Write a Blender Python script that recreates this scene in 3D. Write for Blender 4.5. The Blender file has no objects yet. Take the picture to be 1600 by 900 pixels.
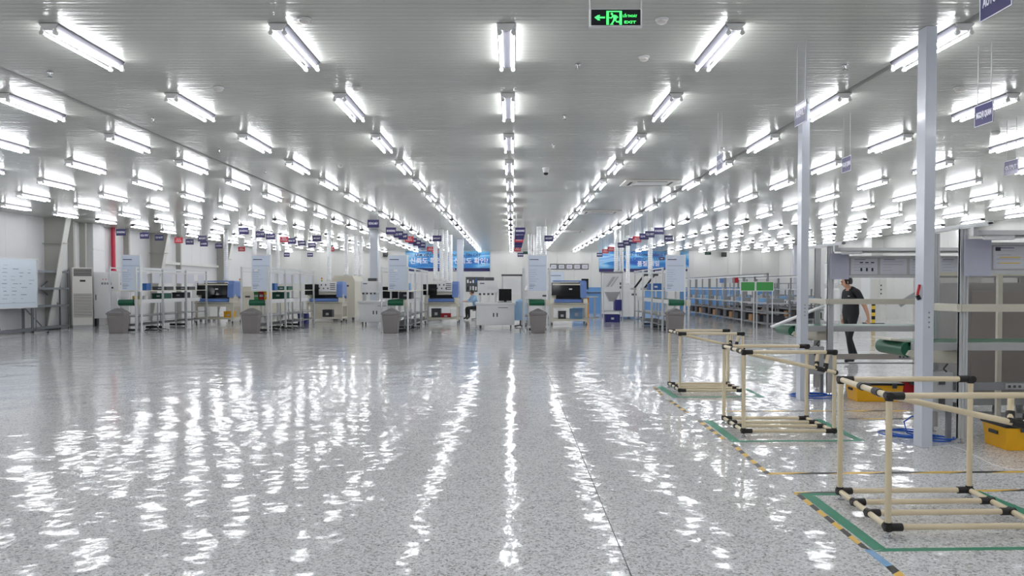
import bpy, bmesh, math, random
from mathutils import Vector, Matrix
random.seed(7)
sc = bpy.context.scene
C = sc.collection
PI = math.pi
R = math.radians

# ------------------------------------------------------------------ camera
F, TH, EYE = 1240.0, R(1.3), 1.5
CY = 448 + F * math.tan(TH)
cd = bpy.data.cameras.new('camera')
cam = bpy.data.objects.new('camera', cd)
C.objects.link(cam)
cam.location = (0, 0, EYE)
cam.rotation_euler = (PI / 2 - TH, 0, 0)
cd.sensor_width = 36
cd.lens = 36 * F / 1600
cd.shift_y = (CY - 450) / 1600
cd.clip_end = 200
sc.camera = cam
# ------------------------------------------------------------------ world, exposure (the hall is lit by its own tubes)
w = bpy.data.worlds.new('world')
sc.world = w
w.use_nodes = True
w.node_tree.nodes['Background'].inputs[0].default_value = (.8, .85, .9, 1)
w.node_tree.nodes['Background'].inputs[1].default_value = .0
vs = sc.view_settings
vs.view_transform = 'Standard'
vs.look = 'None'
vs.gamma = 1
vs.use_curve_mapping = False
vs.exposure = 0.95
cy = sc.cycles
cy.max_bounces = 6
cy.diffuse_bounces = 5
cy.glossy_bounces = 2
cy.transmission_bounces = 3
cy.transparent_max_bounces = 6
cy.caustics_reflective = False
cy.caustics_refractive = False
TUBE = 17.0           # radiance of a fluorescent tube
CEIL = 3.9


def ray(px, py):
    d, e = (px - 800) / F, (CY - py) / F
    c, s = math.cos(TH), math.sin(TH)
    return Vector((d, c + e * s, -s + e * c))


def G(px, py, z=0.0):
    r = ray(px, py)
    t = (z - EYE) / r.z
    return Vector((r.x * t, r.y * t, z))


def D(px, py, Y):
    r = ray(px, py)
    t = Y / r.y
    return Vector((r.x * t, Y, EYE + r.z * t))


# ------------------------------------------------------------------ materials
def lin(c):
    return tuple(((v / 255) / 12.92 if v / 255 <= .04045 else ((v / 255 + .055) / 1.055) ** 2.4) for v in c)


MATS = {}


def pm(name, col, rough=.5, metal=0., noise=.05, scale=14., bump=0., coat=0., trans=0., emit=0., stretch=None, alpha=1.):
    m = bpy.data.materials.new(name)
    m.use_nodes = True
    nt = m.node_tree
    b = nt.nodes['Principled BSDF']
    c = lin(col)
    tc = nt.nodes.new('ShaderNodeTexCoord')
    nz = nt.nodes.new('ShaderNodeTexNoise')
    nz.inputs['Scale'].default_value = scale
    nz.inputs['Detail'].default_value = 3
    src = tc.outputs['Object']
    if stretch:
        mp = nt.nodes.new('ShaderNodeMapping')
        mp.inputs['Scale'].default_value = stretch
        nt.links.new(src, mp.inputs[0])
        src = mp.outputs[0]
    nt.links.new(src, nz.inputs['Vector'])
    mx = nt.nodes.new('ShaderNodeMix')
    mx.data_type = 'RGBA'
    mx.inputs['A'].default_value = tuple(max(0, v * (1 - noise)) for v in c) + (1,)
    mx.inputs['B'].default_value = tuple(min(1, v * (1 + noise)) for v in c) + (1,)
    nt.links.new(nz.outputs[0], mx.inputs['Factor'])
    nt.links.new(mx.outputs['Result'], b.inputs['Base Color'])
    b.inputs['Roughness'].default_value = rough
    b.inputs['Metallic'].default_value = metal
    b.inputs['Coat Weight'].default_value = coat
    b.inputs['Coat Roughness'].default_value = .08
    b.inputs['Transmission Weight'].default_value = trans
    b.inputs['Alpha'].default_value = alpha
    if emit:
        b.inputs['Emission Color'].default_value = c + (1,)
        b.inputs['Emission Strength'].default_value = emit
    if bump:
        bp = nt.nodes.new('ShaderNodeBump')
        bp.inputs['Strength'].default_value = bump
        bp.inputs['Distance'].default_value = .01
        nt.links.new(nz.outputs[0], bp.inputs['Height'])
        nt.links.new(bp.outputs[0], b.inputs['Normal'])
    MATS[name] = m
    return m


pm('white', (226, 227, 228), .35)
pm('wall', (216, 216, 213), .4, noise=.02, scale=2)
pm('wall_cool', (220, 220, 222), .4, noise=.02, scale=2)
pm('steel_grey', (172, 171, 165), .45, noise=.03)
pm('column_paint', (206, 211, 222), .22, noise=.02, coat=.3)
pm('housing', (78, 78, 86), .5, noise=.03)
pm('holder', (240, 240, 240), .45)
pm('cream', (206, 202, 188), .45, noise=.04)
pm('light_grey', (180, 181, 182), .45)
pm('mid_grey', (140, 142, 145), .5)
pm('shelf_steel', (128, 133, 140), .42, .3, noise=.08)
pm('dark_grey', (72, 74, 78), .5)
pm('bin_grey', (122, 117, 117), .45, noise=.06)
pm('black', (22, 22, 25), .35)
pm('screen', (14, 15, 18), .12)
pm('rubber', (30, 29, 30), .55)
pm('alu', (206, 208, 210), .35, .25, noise=.05, scale=30, stretch=(1, 1, .1))
pm('chrome', (205, 207, 210), .15, 1.)
pm('duct_foil', (242, 244, 246), .25, .15, noise=.04)
pm('green_belt', (22, 92, 66), .35, noise=.08)
pm('green_board', (64, 150, 74), .5)
pm('green_tray', (30, 96, 76), .5)
pm('machine_blue', (104, 134, 196), .35)
pm('pale_blue', (128, 170, 212), .5, noise=.06)
pm('dado_blue', (104, 152, 206), .45, noise=.05)
pm('crate_blue', (40, 92, 160), .4)
pm('navy_crate', (52, 54, 128), .45)
pm('sign_blue', (38, 34, 92), .3, noise=.03, coat=.3)
pm('sign_red', (196, 48, 62), .35, noise=.03, coat=.3)
pm('letter', (228, 228, 238), .45)
pm('print', (96, 106, 128), .6)
pm('print_dark', (48, 52, 66), .6)
pm('notice', (202, 212, 228), .35, noise=.03)
pm('paper', (204, 206, 214), .6, noise=.03)
pm('paper_lilac', (180, 182, 200), .6, noise=.03)
pm('whiteboard', (206, 217, 228), .2, noise=.03)
pm('beige_pipe', (230, 214, 182), .32, noise=.05, scale=5, coat=.3)
pm('joint_black', (34, 31, 31), .42)
pm('tape_green', (26, 136, 104), .4, noise=.1, scale=9)
pm('tape_blue', (110, 165, 215), .25, noise=.15)
pm('yellow', (246, 184, 28), .38, noise=.05)
pm('yellow_soft', (232, 196, 60), .45)
pm('red', (190, 32, 42), .4)
pm('red_pipe', (196, 34, 66), .35)
pm('orange', (226, 150, 50), .45)
pm('hose_blue', (30, 96, 200), .3)
pm('cable_white', (230, 230, 230), .4)
pm('brown_glass', (142, 134, 130), .12, noise=.04, alpha=.38)
pm('taupe', (182, 176, 171), .4)
pm('purple', (70, 50, 150), .4)
pm('skin', (196, 150, 124), .5, noise=.04)
pm('shirt_black', (22, 24, 28), .75, noise=.2, scale=30)
pm('trouser_black', (24, 25, 29), .8, noise=.2, scale=30)
pm('shoe', (28, 26, 26), .4)
pm('hair', (16, 13, 12), .55)
pm('smock', (150, 184, 216), .7, noise=.08)
pm('glow_green', (70, 235, 110), .5, emit=.75)
pm('sign_black', (16, 18, 26), .25)
pm('ac_cream', (226, 223, 219), .4, noise=.03)
pm('cardboard', (176, 138, 98), .8)
pm('trim_grey', (128, 128, 126), .5)


def tube_mat():
    m = bpy.data.materials.new('fluorescent')
    m.use_nodes = True
    nt = m.node_tree
    b = nt.nodes['Principled BSDF']
    b.inputs['Base Color'].default_value = (.9, .9, .9, 1)
    b.inputs['Emission Color'].default_value = (.965, .975, 1., 1)
    b.inputs['Emission Strength'].default_value = TUBE
    MATS['tube'] = m


tube_mat()


def floor_mat():
    m = bpy.data.materials.new('terrazzo')
    m.use_nodes = True
    nt = m.node_tree
    L = nt.links.new
    N = nt.nodes.new
    b = nt.nodes['Principled BSDF']
    geo = N('ShaderNodeNewGeometry')
    v1 = N('ShaderNodeTexVoronoi')
    v1.inputs['Scale'].default_value = 72
    v2 = N('ShaderNodeTexVoronoi')
    v2.inputs['Scale'].default_value = 150
    for v in (v1, v2):
        L(geo.outputs['Position'], v.inputs['Vector'])
    s1, s2 = N('ShaderNodeSeparateColor'), N('ShaderNodeSeparateColor')
    L(v1.outputs['Color'], s1.inputs[0])
    L(v2.outputs['Color'], s2.inputs[0])
    r1, r2 = N('ShaderNodeValToRGB'), N('ShaderNodeValToRGB')

    def ramp(r, st):
        e = r.color_ramp
        e.interpolation = 'CONSTANT'
        while len(e.elements) < len(st):
            e.elements.new(.5)
        for el, (p, c) in zip(e.elements, st):
            el.position = p
            el.color = lin((c, c, c + (2 if c > 150 else 0))) + (1,)
    ramp(r1, [(0, 122), (.09, 164), (.22, 206), (.42, 226), (.7, 234), (.88, 240)])
    ramp(r2, [(0, 122), (.13, 178), (.3, 218), (.62, 230), (.86, 240)])
    L(s1.outputs[0], r1.inputs[0])
    L(s2.outputs[0], r2.inputs[0])
    mx = N('ShaderNodeMix')
    mx.data_type = 'RGBA'
    mx.inputs['Factor'].default_value = .45
    L(r1.outputs[0], mx.inputs['A'])
    L(r2.outputs[0], mx.inputs['B'])
    big = N('ShaderNodeTexNoise')
    big.inputs['Scale'].default_value = .35
    big.inputs['Detail'].default_value = 3
    L(geo.outputs['Position'], big.inputs['Vector'])
    rg = N('ShaderNodeMapRange')
    rg.inputs['To Min'].default_value = .9
    rg.inputs['To Max'].default_value = 1.06
    L(big.outputs[0], rg.inputs['Value'])
    mul = N('ShaderNodeMix')
    mul.data_type = 'RGBA'
    mul.blend_type = 'MULTIPLY'
    mul.inputs['Factor'].default_value = 1
    L(mx.outputs['Result'], mul.inputs['A'])
    L(rg.outputs[0], mul.inputs['B'])
    L(mul.outputs['Result'], b.inputs['Base Color'])
    b.inputs['Roughness'].default_value = .068
    b.inputs['IOR'].default_value = 1.27
    b.inputs['Specular IOR Level'].default_value = .45
    n1 = N('ShaderNodeTexNoise')
    n1.inputs['Scale'].default_value = 1.5
    n1.inputs['Detail'].default_value = 1.
    n2 = N('ShaderNodeTexNoise')
    n2.inputs['Scale'].default_value = 5.2
    n2.inputs['Detail'].default_value = 1.5
    for n_ in (n1, n2):
        L(geo.outputs['Position'], n_.inputs['Vector'])
    ma = N('ShaderNodeMath')
    ma.operation = 'MULTIPLY_ADD'
    ma.inputs[1].default_value = .38
    L(n2.outputs[0], ma.inputs[0])
    L(n1.outputs[0], ma.inputs[2])
    bp = N('ShaderNodeBump')
    bp.inputs['Strength'].default_value = 1.
    bp.inputs['Distance'].default_value = .0108
    L(ma.outputs[0], bp.inputs['Height'])
    L(bp.outputs[0], b.inputs['Normal'])
    MATS['terrazzo'] = m


floor_mat()


def ceil_mat():
    m = bpy.data.materials.new('ceiling_sheet')
    m.use_nodes = True
    nt = m.node_tree
    L = nt.links.new
    N = nt.nodes.new
    b = nt.nodes['Principled BSDF']
    geo = N('ShaderNodeNewGeometry')
    mp = N('ShaderNodeMapping')
    mp.inputs['Scale'].default_value = (.006, 5., 1)
    L(geo.outputs['Position'], mp.inputs[0])
    n1 = N('ShaderNodeTexNoise')
    n1.inputs['Scale'].default_value = 2.2
    n1.inputs['Detail'].default_value = 3
    L(mp.outputs[0], n1.inputs['Vector'])
    r = N('ShaderNodeMix')
    r.data_type = 'RGBA'
    r.inputs['A'].default_value = lin((174, 176, 170)) + (1,)
    r.inputs['B'].default_value = lin((183, 184, 179)) + (1,)
    L(n1.outputs[0], r.inputs['Factor'])
    L(r.outputs['Result'], b.inputs['Base Color'])
    b.inputs['Roughness'].default_value = .19
    b.inputs['IOR'].default_value = 1.5
    bp = N('ShaderNodeBump')
    bp.inputs['Strength'].default_value = 1.
    bp.inputs['Distance'].default_value = .006
    L(n1.outputs[0], bp.inputs['Height'])
    L(bp.outputs[0], b.inputs['Normal'])
    MATS['ceiling'] = m


ceil_mat()


def hazard_mat():
    m = bpy.data.materials.new('hazard_tape')
    m.use_nodes = True
    nt = m.node_tree
    b = nt.nodes['Principled BSDF']
    tc = nt.nodes.new('ShaderNodeUVMap')
    wv = nt.nodes.new('ShaderNodeTexWave')
    wv.wave_type = 'BANDS'
    wv.bands_direction = 'DIAGONAL'
    wv.inputs['Scale'].default_value = .5
    rp = nt.nodes.new('ShaderNodeValToRGB')
    rp.color_ramp.interpolation = 'CONSTANT'
    rp.color_ramp.elements[0].color = lin((42, 40, 40)) + (1,)
    rp.color_ramp.elements[1].color = lin((232, 188, 70)) + (1,)
    rp.color_ramp.elements[1].position = .5
    nt.links.new(tc.outputs[0], wv.inputs['Vector'])
    nt.links.new(wv.outputs['Fac'], rp.inputs[0])
    nt.links.new(rp.outputs[0], b.inputs['Base Color'])
    b.inputs['Roughness'].default_value = .35
    MATS['hazard'] = m


hazard_mat()


def banner_mat(name, seed):
    m = bpy.data.materials.new(name)
    m.use_nodes = True
    nt = m.node_tree
    b = nt.nodes['Principled BSDF']
    tc = nt.nodes.new('ShaderNodeTexCoord')
    mp = nt.nodes.new('ShaderNodeMapping')
    mp.inputs['Scale'].default_value = (.35, 1, 1.6)
    mp.inputs['Location'].default_value = (seed, 0, 0)
    nz = nt.nodes.new('ShaderNodeTexNoise')
    nz.inputs['Scale'].default_value = 1.1
    nz.inputs['Detail'].default_value = 2
    nz.inputs['Distortion'].default_value = 1.2
    rp = nt.nodes.new('ShaderNodeValToRGB')
    e = rp.color_ramp
    for _ in range(3):
        e.elements.new(.5)
    for el, (p, c) in zip(e.elements, [(.28, (40, 84, 170)), (.42, (58, 132, 205)), (.52, (104, 178, 226)), (.62, (170, 208, 236)), (.75, (70, 140, 214))]):
        el.position = p
        el.color = lin(c) + (1,)
    nt.links.new(tc.outputs['Object'], mp.inputs[0])
    nt.links.new(mp.outputs[0], nz.inputs['Vector'])
    nt.links.new(nz.outputs[0], rp.inputs[0])
    nt.links.new(rp.outputs[0], b.inputs['Base Color'])
    b.inputs['Roughness'].default_value = .4
    MATS[name] = m


banner_mat('banner_print', 0.)
banner_mat('banner_print_b', 5.3)


# ------------------------------------------------------------------ mesh helpers
class MB:
    def __init__(s):
        s.v, s.f = [], []

    def _add(s, vs, fs):
        o = len(s.v)
        s.v += [tuple(p) for p in vs]
        s.f += [tuple(i + o for i in f) for f in fs]
        return s

    def hexa(s, p):       # 8 points: bottom 4 ccw, top 4 ccw
        return s._add(p, [(3, 2, 1, 0), (4, 5, 6, 7), (0, 1, 5, 4), (1, 2, 6, 5), (2, 3, 7, 6), (3, 0, 4, 7)])

    def box(s, x0, x1, y0, y1, z0, z1):
        return s.hexa([(x0, y0, z0), (x1, y0, z0), (x1, y1, z0), (x0, y1, z0), (x0, y0, z1), (x1, y0, z1), (x1, y1, z1), (x0, y1, z1)])

    def bar(s, a, b, wd, ht=None):
        a, b = Vector(a), Vector(b)
        ht = ht or wd
        d = (b - a).normalized()
        up = Vector((0, 0, 1)) if abs(d.z) < .95 else Vector((0, 1, 0))
        x = d.cross(up).normalized() * (wd / 2)
        z = x.cross(d).normalized() * (ht / 2)
        return s.hexa([a - x - z, a + x - z, b + x - z, b - x - z, a - x + z, a + x + z, b + x + z, b - x + z])

    def ring(s, c, d, r, n, ref=None):
        d = Vector(d).normalized()
        up = ref or (Vector((0, 0, 1)) if abs(d.z) < .95 else Vector((1, 0, 0)))
        x = d.cross(up).normalized()
        y = x.cross(d).normalized()
        return [Vector(c) + x * (r * math.cos(2 * PI * i / n)) + y * (r * math.sin(2 * PI * i / n)) for i in range(n)]

    def cyl(s, a, b, r, n=12, r2=None):
        a, b = Vector(a), Vector(b)
        r2 = r if r2 is None else r2
        p = s.ring(a, b - a, r, n) + s.ring(b, b - a, r2, n)
        fs = [(i, (i + 1) % n, n + (i + 1) % n, n + i) for i in range(n)]
        fs += [tuple(range(n - 1, -1, -1)), tuple(range(n, 2 * n))]
        return s._add(p, fs)

    def tube(s, pts, r, n=8):
        pts = [Vector(p) for p in pts]
        vs_, fs = [], []
        for i, p in enumerate(pts):
            d = pts[min(i + 1, len(pts) - 1)] - pts[max(i - 1, 0)]
            vs_ += s.ring(p, d, r, n)
        for k in range(len(pts) - 1):
            fs += [(k * n + i, k * n + (i + 1) % n, (k + 1) * n + (i + 1) % n, (k + 1) * n + i) for i in range(n)]
        fs += [tuple(range(n - 1, -1, -1)), tuple((len(pts) - 1) * n + i for i in range(n))]
        return s._add(vs_, fs)

    def prism(s, poly, ax, a0, a1):
        def P(u, v, a):
            return {'x': (a, u, v), 'y': (u, a, v), 'z': (u, v, a)}[ax]
        n = len(poly)
        p = [P(u, v, a0) for u, v in poly] + [P(u, v, a1) for u, v in poly]
        fs = [(i, (i + 1) % n, n + (i + 1) % n, n + i) for i in range(n)] + [tuple(range(n - 1, -1, -1)), tuple(range(n, 2 * n))]
        return s._add(p, fs)

    def lathe(s, prof, n=20, c=(0, 0, 0), sx=1, sy=1):
        vs_, fs = [], []
        for r, z in prof:
            vs_ += [(c[0] + sx * r * math.cos(2 * PI * i / n), c[1] + sy * r * math.sin(2 * PI * i / n), c[2] + z) for i in range(n)]
        for k in range(len(prof) - 1):
            fs += [(k * n + i, k * n + (i + 1) % n, (k + 1) * n + (i + 1) % n, (k + 1) * n + i) for i in range(n)]
        fs += [tuple(range(n - 1, -1, -1)), tuple((len(prof) - 1) * n + i for i in range(n))]
        return s._add(vs_, fs)

    def mesh(s, name, mat, smooth=False, bevel=0.):
        me = bpy.data.meshes.new(name)
        me.from_pydata(s.v, [], s.f)
        bm = bmesh.new()
        bm.from_mesh(me)
        bmesh.ops.recalc_face_normals(bm, faces=bm.faces)
        if bevel:
            es = [e for e in bm.edges if len(e.link_faces) == 2 and e.calc_face_angle(0) > .5]
            bmesh.ops.bevel(bm, geom=es, offset=bevel, segments=2, profile=.6, affect='EDGES')
        bm.to_mesh(me)
        bm.free()
        if smooth:
            me.polygons.foreach_set('use_smooth', [True] * len(me.polygons))
            me.set_sharp_from_angle(angle=R(38))
        me.materials.append(MATS[mat])
        return me

    def build(s, name, mat, parent=None, smooth=False, bevel=0.):
        return link(name, s.mesh(name, mat, smooth, bevel), parent)


def link(name, me, parent=None, loc=None):
    o = bpy.data.objects.new(name, me)
    C.objects.link(o)
    if parent is not None:
        o.parent = parent
    if loc is not None:
        o.location = loc
    return o


def tag(o, label=None, cat=None, group=None, kind=None):
    for k, v in (('label', label), ('category', cat), ('group', group), ('kind', kind)):
        if v:
            o[k] = v
    return o


def thing(name, label, cat, loc=(0, 0, 0), rz=0., group=None):
    o = bpy.data.objects.new(name, None)
    C.objects.link(o)
    o.location = loc
    o.rotation_euler = (0, 0, rz)
    o.empty_display_size = .1
    return tag(o, label, cat, group)


def copy_tree(root, loc, rz=None, label=None):
    kids = {}
    for o in bpy.data.objects:
        if o.parent:
            kids.setdefault(o.parent.name, []).append(o)

    def cp(o, par):
        c = o.copy()
        C.objects.link(c)
        c.parent = par
        for k in kids.get(o.name, []):
            cp(k, c)
        return c
    r = cp(root, None)
    r.location = loc
    if rz is not None:
        r.rotation_euler = (0, 0, rz)
    if label:
        r['label'] = label
    return r


TXT = {}


def text(body, size, mat, parent, loc, rot=(PI / 2, 0, 0), name='lettering', width=None, align='CENTER', extrude=.002):
    key = (body, round(size, 4), mat, align, width)
    if key not in TXT:
        cu = bpy.data.curves.new('t', 'FONT')
        cu.body = body
        cu.size = size
        cu.align_x = align
        cu.align_y = 'CENTER'
        cu.extrude = extrude
        cu.resolution_u = 2
        cu.offset = size * .02
        ob = bpy.data.objects.new('t', cu)
        C.objects.link(ob)
        bpy.context.view_layer.update()
        me = bpy.data.meshes.new_from_object(ob.evaluated_get(bpy.context.evaluated_depsgraph_get()))
        bpy.data.objects.remove(ob)
        if width and len(me.vertices):
            xs = [v.co.x for v in me.vertices]
            k = width / (max(xs) - min(xs))
            for v in me.vertices:
                v.co.x *= k
        me.materials.clear()
        me.materials.append(MATS[mat])
        TXT[key] = me
    o = link(name, TXT[key], parent, loc)
    o.rotation_euler = rot
    return o


def plane_part(name, mat, parent, x0, x1, z0, z1, y, t=.004):
    return MB().box(x0, x1, y - t, y, z0, z1).build(name, mat, parent)


ORD = ['first', 'second', 'third', 'fourth', 'fifth', 'sixth', 'seventh', 'eighth', 'ninth', 'tenth', 'eleventh', 'twelfth',
       'thirteenth', 'fourteenth', 'fifteenth', 'sixteenth', 'seventeenth', 'eighteenth', 'nineteenth', 'twentieth']

# ------------------------------------------------------------------ the hall
XL, XR, YB, YN = -16.3, 17.8, 53.0, -11.0
fl = MB().box(XL, XR, YN, YB, -.25, -.012).build('floor', 'mid_grey')
tag(fl, 'polished grey terrazzo floor cast in large slabs', kind='structure')
xs = [XL, -13.65, -10.1, -6.5, -2.95, .62, 4.2, 7.75, 11.3, 14.85, XR]
ys = [YN, 3.6, 15.6, 27.6, 39.6, YB]
for i in range(len(xs) - 1):
    for j in range(len(ys) - 1):
        g = .003
        MB().box(xs[i] + g, xs[i + 1] - g, ys[j] + g, ys[j + 1] - g, -.012, 0).build('slab', 'terrazzo', fl)

mb = MB()
prof = []
y = YN
while y < YB:
    prof += [(y, CEIL), (y + .078, CEIL), (y + .086, CEIL + .002), (y + .092, CEIL + .002)]
    y += .1
prof.append((YB, CEIL))
vsn = [(XL, p[0], p[1]) for p in prof] + [(XR, p[0], p[1]) for p in prof]
n = len(prof)
mb._add(vsn, [(i, i + 1, n + i + 1, n + i) for i in range(n - 1)])
ce = mb.build('ceiling', 'ceiling')
tag(ce, 'glossy ribbed grey metal sheet ceiling', kind='structure')
MB().box(XL, XR, YN, YB, CEIL + .03, CEIL + .1).build('deck', 'mid_grey', ce)

for nm, x in (('trim_1', -5.62), ('trim_2', 4.12)):
    tag(MB().box(x - .035, x + .035, YN, YB - .01, CEIL - .004, CEIL + .006).build(nm, 'trim_grey'), 'long grey joint strip along the ceiling', kind='structure')


def wall(name, label, p0, p1, mat, pw=1.15, thick=.08):
    """backing with upright panels as children; p0->p1 runs along the inner face, the room on its left side"""
    p0, p1 = Vector(p0), Vector(p1)
    d = (p1 - p0)
    L_ = d.length
    d.normalize()
    nrm = Vector((-d.y, d.x, 0))
    b_ = MB().bar(p0 - nrm * .15 + Vector((0, 0, CEIL / 2)), p1 - nrm * .15 + Vector((0, 0, CEIL / 2)), .1, CEIL + .05).build(name, 'light_grey')
    tag(b_, label, kind='structure')
    k = int(round(L_ / pw))
    for i in range(k):
        a = p0 + d * (L_ * i / k + .003) - nrm * .05
        e = p0 + d * (L_ * (i + 1) / k - .003) - nrm * .05
        MB().bar(a + Vector((0, 0, CEIL / 2)), e + Vector((0, 0, CEIL / 2)), .1, CEIL).build('wall_panel', mat, b_)
    return b_


wall('wall_left', 'white sandwich panel wall along the left side', (XL, YB, 0), (XL, YN, 0), 'wall_cool')
wall('wall_right', 'white sandwich panel wall along the right side', (XR, YN, 0), (XR, YB, 0), 'wall')
wall('wall_back', 'white panel wall at the far end of the hall', (XR, YB, 0), (XL, YB, 0), 'wall')
wall('wall_near', 'white wall behind the viewpoint', (XL, YN, 0), (XR, YN, 0), 'wall')
tag(MB().box(5.0, XR - .01, YB - .06, YB - .001, 0, 1.46).build('trim_3', 'dado_blue'), 'light blue panelling low on the far wall', kind='structure')

# tapered portal columns on the left wall, plain pilasters on the others
for k, yy in enumerate((19.6, 27.7, 35.8, 43.9)):
    if k == 0:
        continue
    t = thing('portal_column', ['', 'tapered grey steel column on the left wall by the tall air conditioner',
                                'tapered grey steel column on the left wall behind the red hanging sign',
                                'farthest tapered grey steel column on the left wall'][k], 'column', (XL, yy, 0), group='steel columns of the left wall')
    MB().prism([(0.001, 0), (.12, 0), (.84, CEIL - .002), (.001, CEIL - .002)], 'y', -.01, .01).build('web', 'steel_grey', t)
    MB().hexa([(.12, -.15, 0), (.15, -.15, 0), (.15, .15, 0), (.12, .15, 0), (.84, -.15, CEIL - .003), (.87, -.15, CEIL - .003), (.87, .15, CEIL - .003), (.84, .15, CEIL - .003)]).build('flange', 'wall', t)
    MB().box(.001, .78, -.13, .13, 3.0, 3.02).build('stiffener', 'steel_grey', t)
for k, (xx, lab) in enumerate(((10.7, 'square white pilaster on the far wall behind the bench rows'), (15.6, 'square white pilaster on the far wall near its right corner'))):
    o = MB().box(xx - .4, xx + .4, YB - .5, YB - .062, 0, CEIL - .002).build('wall_pilaster', 'wall')
    tag(o, lab, 'pilaster')
for k, (yy, lab) in enumerate(((30.5, 'white wall column on the right wall beyond the near workstation'), (38.5, 'white wall column on the right wall beyond the man'))):
    o = MB().box(XR - .55, XR - .001, yy - .4, yy + .4, 0, CEIL - .002).build('wall_pilaster', 'wall')
    tag(o, lab, 'pilaster')
# wind posts on the left wall
for yy, lab in ((29.2, 'slim grey upright on the left wall right of the tapered column'), (30.0, 'slim grey upright on the left wall beside the white duct'),
                (33.4, 'slim grey upright on the left wall behind the first blue sign'), (38.6, 'slim grey upright on the left wall behind the red sign')):
    tag(MB().box(XL + .001, XL + .22, yy - .06, yy + .06, 0, CEIL - .002).build('wall_post', 'steel_grey'), lab, 'post')
tag(MB().box(XL + .001, XL + .2, 36.2, 43.6, 2.55, 2.67).build('wall_rail', 'wall'), 'white horizontal rail across the left wall above the benches', 'rail')
o = thing('wall_duct', 'broad white boxed duct on the left wall beside the control cabinets', 'duct', (XL, 30.7, 0))
MB().box(.005, .36, -.45, .4, 0, CEIL - .003).build('casing', 'white', o, bevel=.02)
MB().box(.005, .38, -.47, .42, 2.9, 2.96).build('flange', 'white', o)
o = thing('fire_pipe', 'red fire main standing against the left wall', 'pipe', (XL + .12, 32.25, 0))
MB().cyl((0, 0, 0), (0, 0, CEIL - .003), .085, 14).build('pipe', 'red_pipe', o, True)
MB().cyl((0, 0, 2.05), (0, 0, 2.2), .11, 14).build('coupling', 'red_pipe', o, True)
MB().cyl((-.115, 0, 2.12), (0, 0, 2.12), .05, 10).build('branch', 'light_grey', o, True)

# ------------------------------------------------------------------ ceiling lights
DX, X00, DYL, Y00 = 2.085, -.05, 2.6, 7.28
me_h = MB().prism([(-.088, 0), (-.082, -.012), (-.036, -.062), (.036, -.062), (.082, -.012), (.088, 0)], 'y', 0, 1.25).mesh('housing', 'housing')
me_t = MB().cyl((0, .03, 0), (0, 1.22, 0), .0122, 10).mesh('tube', 'tube', True)
mbe = MB()
mbe.prism([(-.088, 0), (-.082, -.012), (-.036, -.062), (.036, -.062), (.082, -.012), (.088, 0)], 'y', -.006, -.001)
for sx in (-.062, .062):
    mbe.cyl((sx, -.008, -.082), (sx, .028, -.082), .021, 10)
    mbe.box(sx - .011, sx + .011, -.004, .02, -.075, -.035)
me_e = mbe.mesh('lamp_holder', 'holder', True)
me_n = MB().cyl((0, .61, -.062), (0, .61, -.085), .012, 8).mesh('fixing_nut', 'chrome', True)


def row_name(k):
    if k == 0:
        return 'the central row'
    return 'the %s row %s of centre' % (ORD[abs(k) - 1], 'left' if k < 0 else 'right')


for k in range(-7, 9):
    seen = 0
    for j in range(-6, 18):
        X, Y = X00 + k * DX, Y00 + j * DYL
        if j < 0 and not -3 <= k <= 4:
            continue
        if Y + 1.25 > YB - .05:
            continue
        px = 800 + F * X / (Y + .6)
        inframe = j >= 0 and -30 < px < 1630
        if inframe:
            seen += 1
            lab = 'twin-tube ceiling light, %s from the front in %s' % (ORD[seen - 1], row_name(k))
        else:
            lab = 'twin-tube ceiling light out of frame above or beside the viewpoint'
        t = thing('ceiling_light', lab, 'light', (X, Y, CEIL - .005), 0, 'rows of twin-tube ceiling lights')
        link('housing', me_h, t)
        for sx in (-.062, .062):
            link('tube', me_t, t, (sx, 0, -.082))
        if Y < 26:
            link('lamp_holder', me_e, t)
            o = link('lamp_holder', me_e, t, (0, 1.25, 0))
            o.rotation_euler = (0, 0, PI)
            o.location = (0, 1.25, 0)

# ------------------------------------------------------------------ small ceiling things


def at_ceiling(px, py, dz=0.):
    p = G(px, py, CEIL)
    return (p.x, p.y, CEIL - .002 - dz)


mb = MB().lathe([(.035, 0), (.035, -.006), (.012, -.01), (.01, -.045), (.022, -.05), (.022, -.054)], 10)
me_sp = mb.mesh('body', 'chrome', True)
mb = MB()
for a in (0, PI / 2, PI, 1.5 * PI):
    mb.bar((.012 * math.cos(a), .012 * math.sin(a), -.055), (.03 * math.cos(a), .03 * math.sin(a), -.055), .006)
me_sd = mb.mesh('deflector', 'chrome')
SPR = [(903, 100, 'sprinkler head on the ceiling below the green exit sign'), (882, 180, 'sprinkler head on the ceiling right of the second central light'),
       (865, 226, 'sprinkler head on the ceiling just left of the camera dome'), (78, 112, 'sprinkler head on the ceiling at far left above the joint strip'),
       (240, 184, 'sprinkler head on the ceiling beside the left joint strip'), (343, 233, 'sprinkler head on the ceiling right of the left joint strip'),
       (480, 104, 'sprinkler head at the end of the big light left of centre'), (1321, 101, 'sprinkler head on the ceiling between the two white columns'),
       (1129, 231, 'sprinkler head on the ceiling above the small purple sign'), (1378, 236, 'sprinkler head under the lights right of the hanging blue sign'),
       (415, 266, 'sprinkler head on the ceiling near the middle of the left joint strip'), (1573, 306, 'sprinkler head on the ceiling at the far right edge')]
for px, py, lab in SPR:
    t = thing('sprinkler', lab, 'sprinkler', at_ceiling(px, py), group='ceiling sprinklers')
    link('body', me_sp, t)
    link('deflector', me_sd, t)
me_d0 = MB().lathe([(.06, 0), (.06, -.012), (.05, -.018)], 18).mesh('base', 'white', True)
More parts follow.
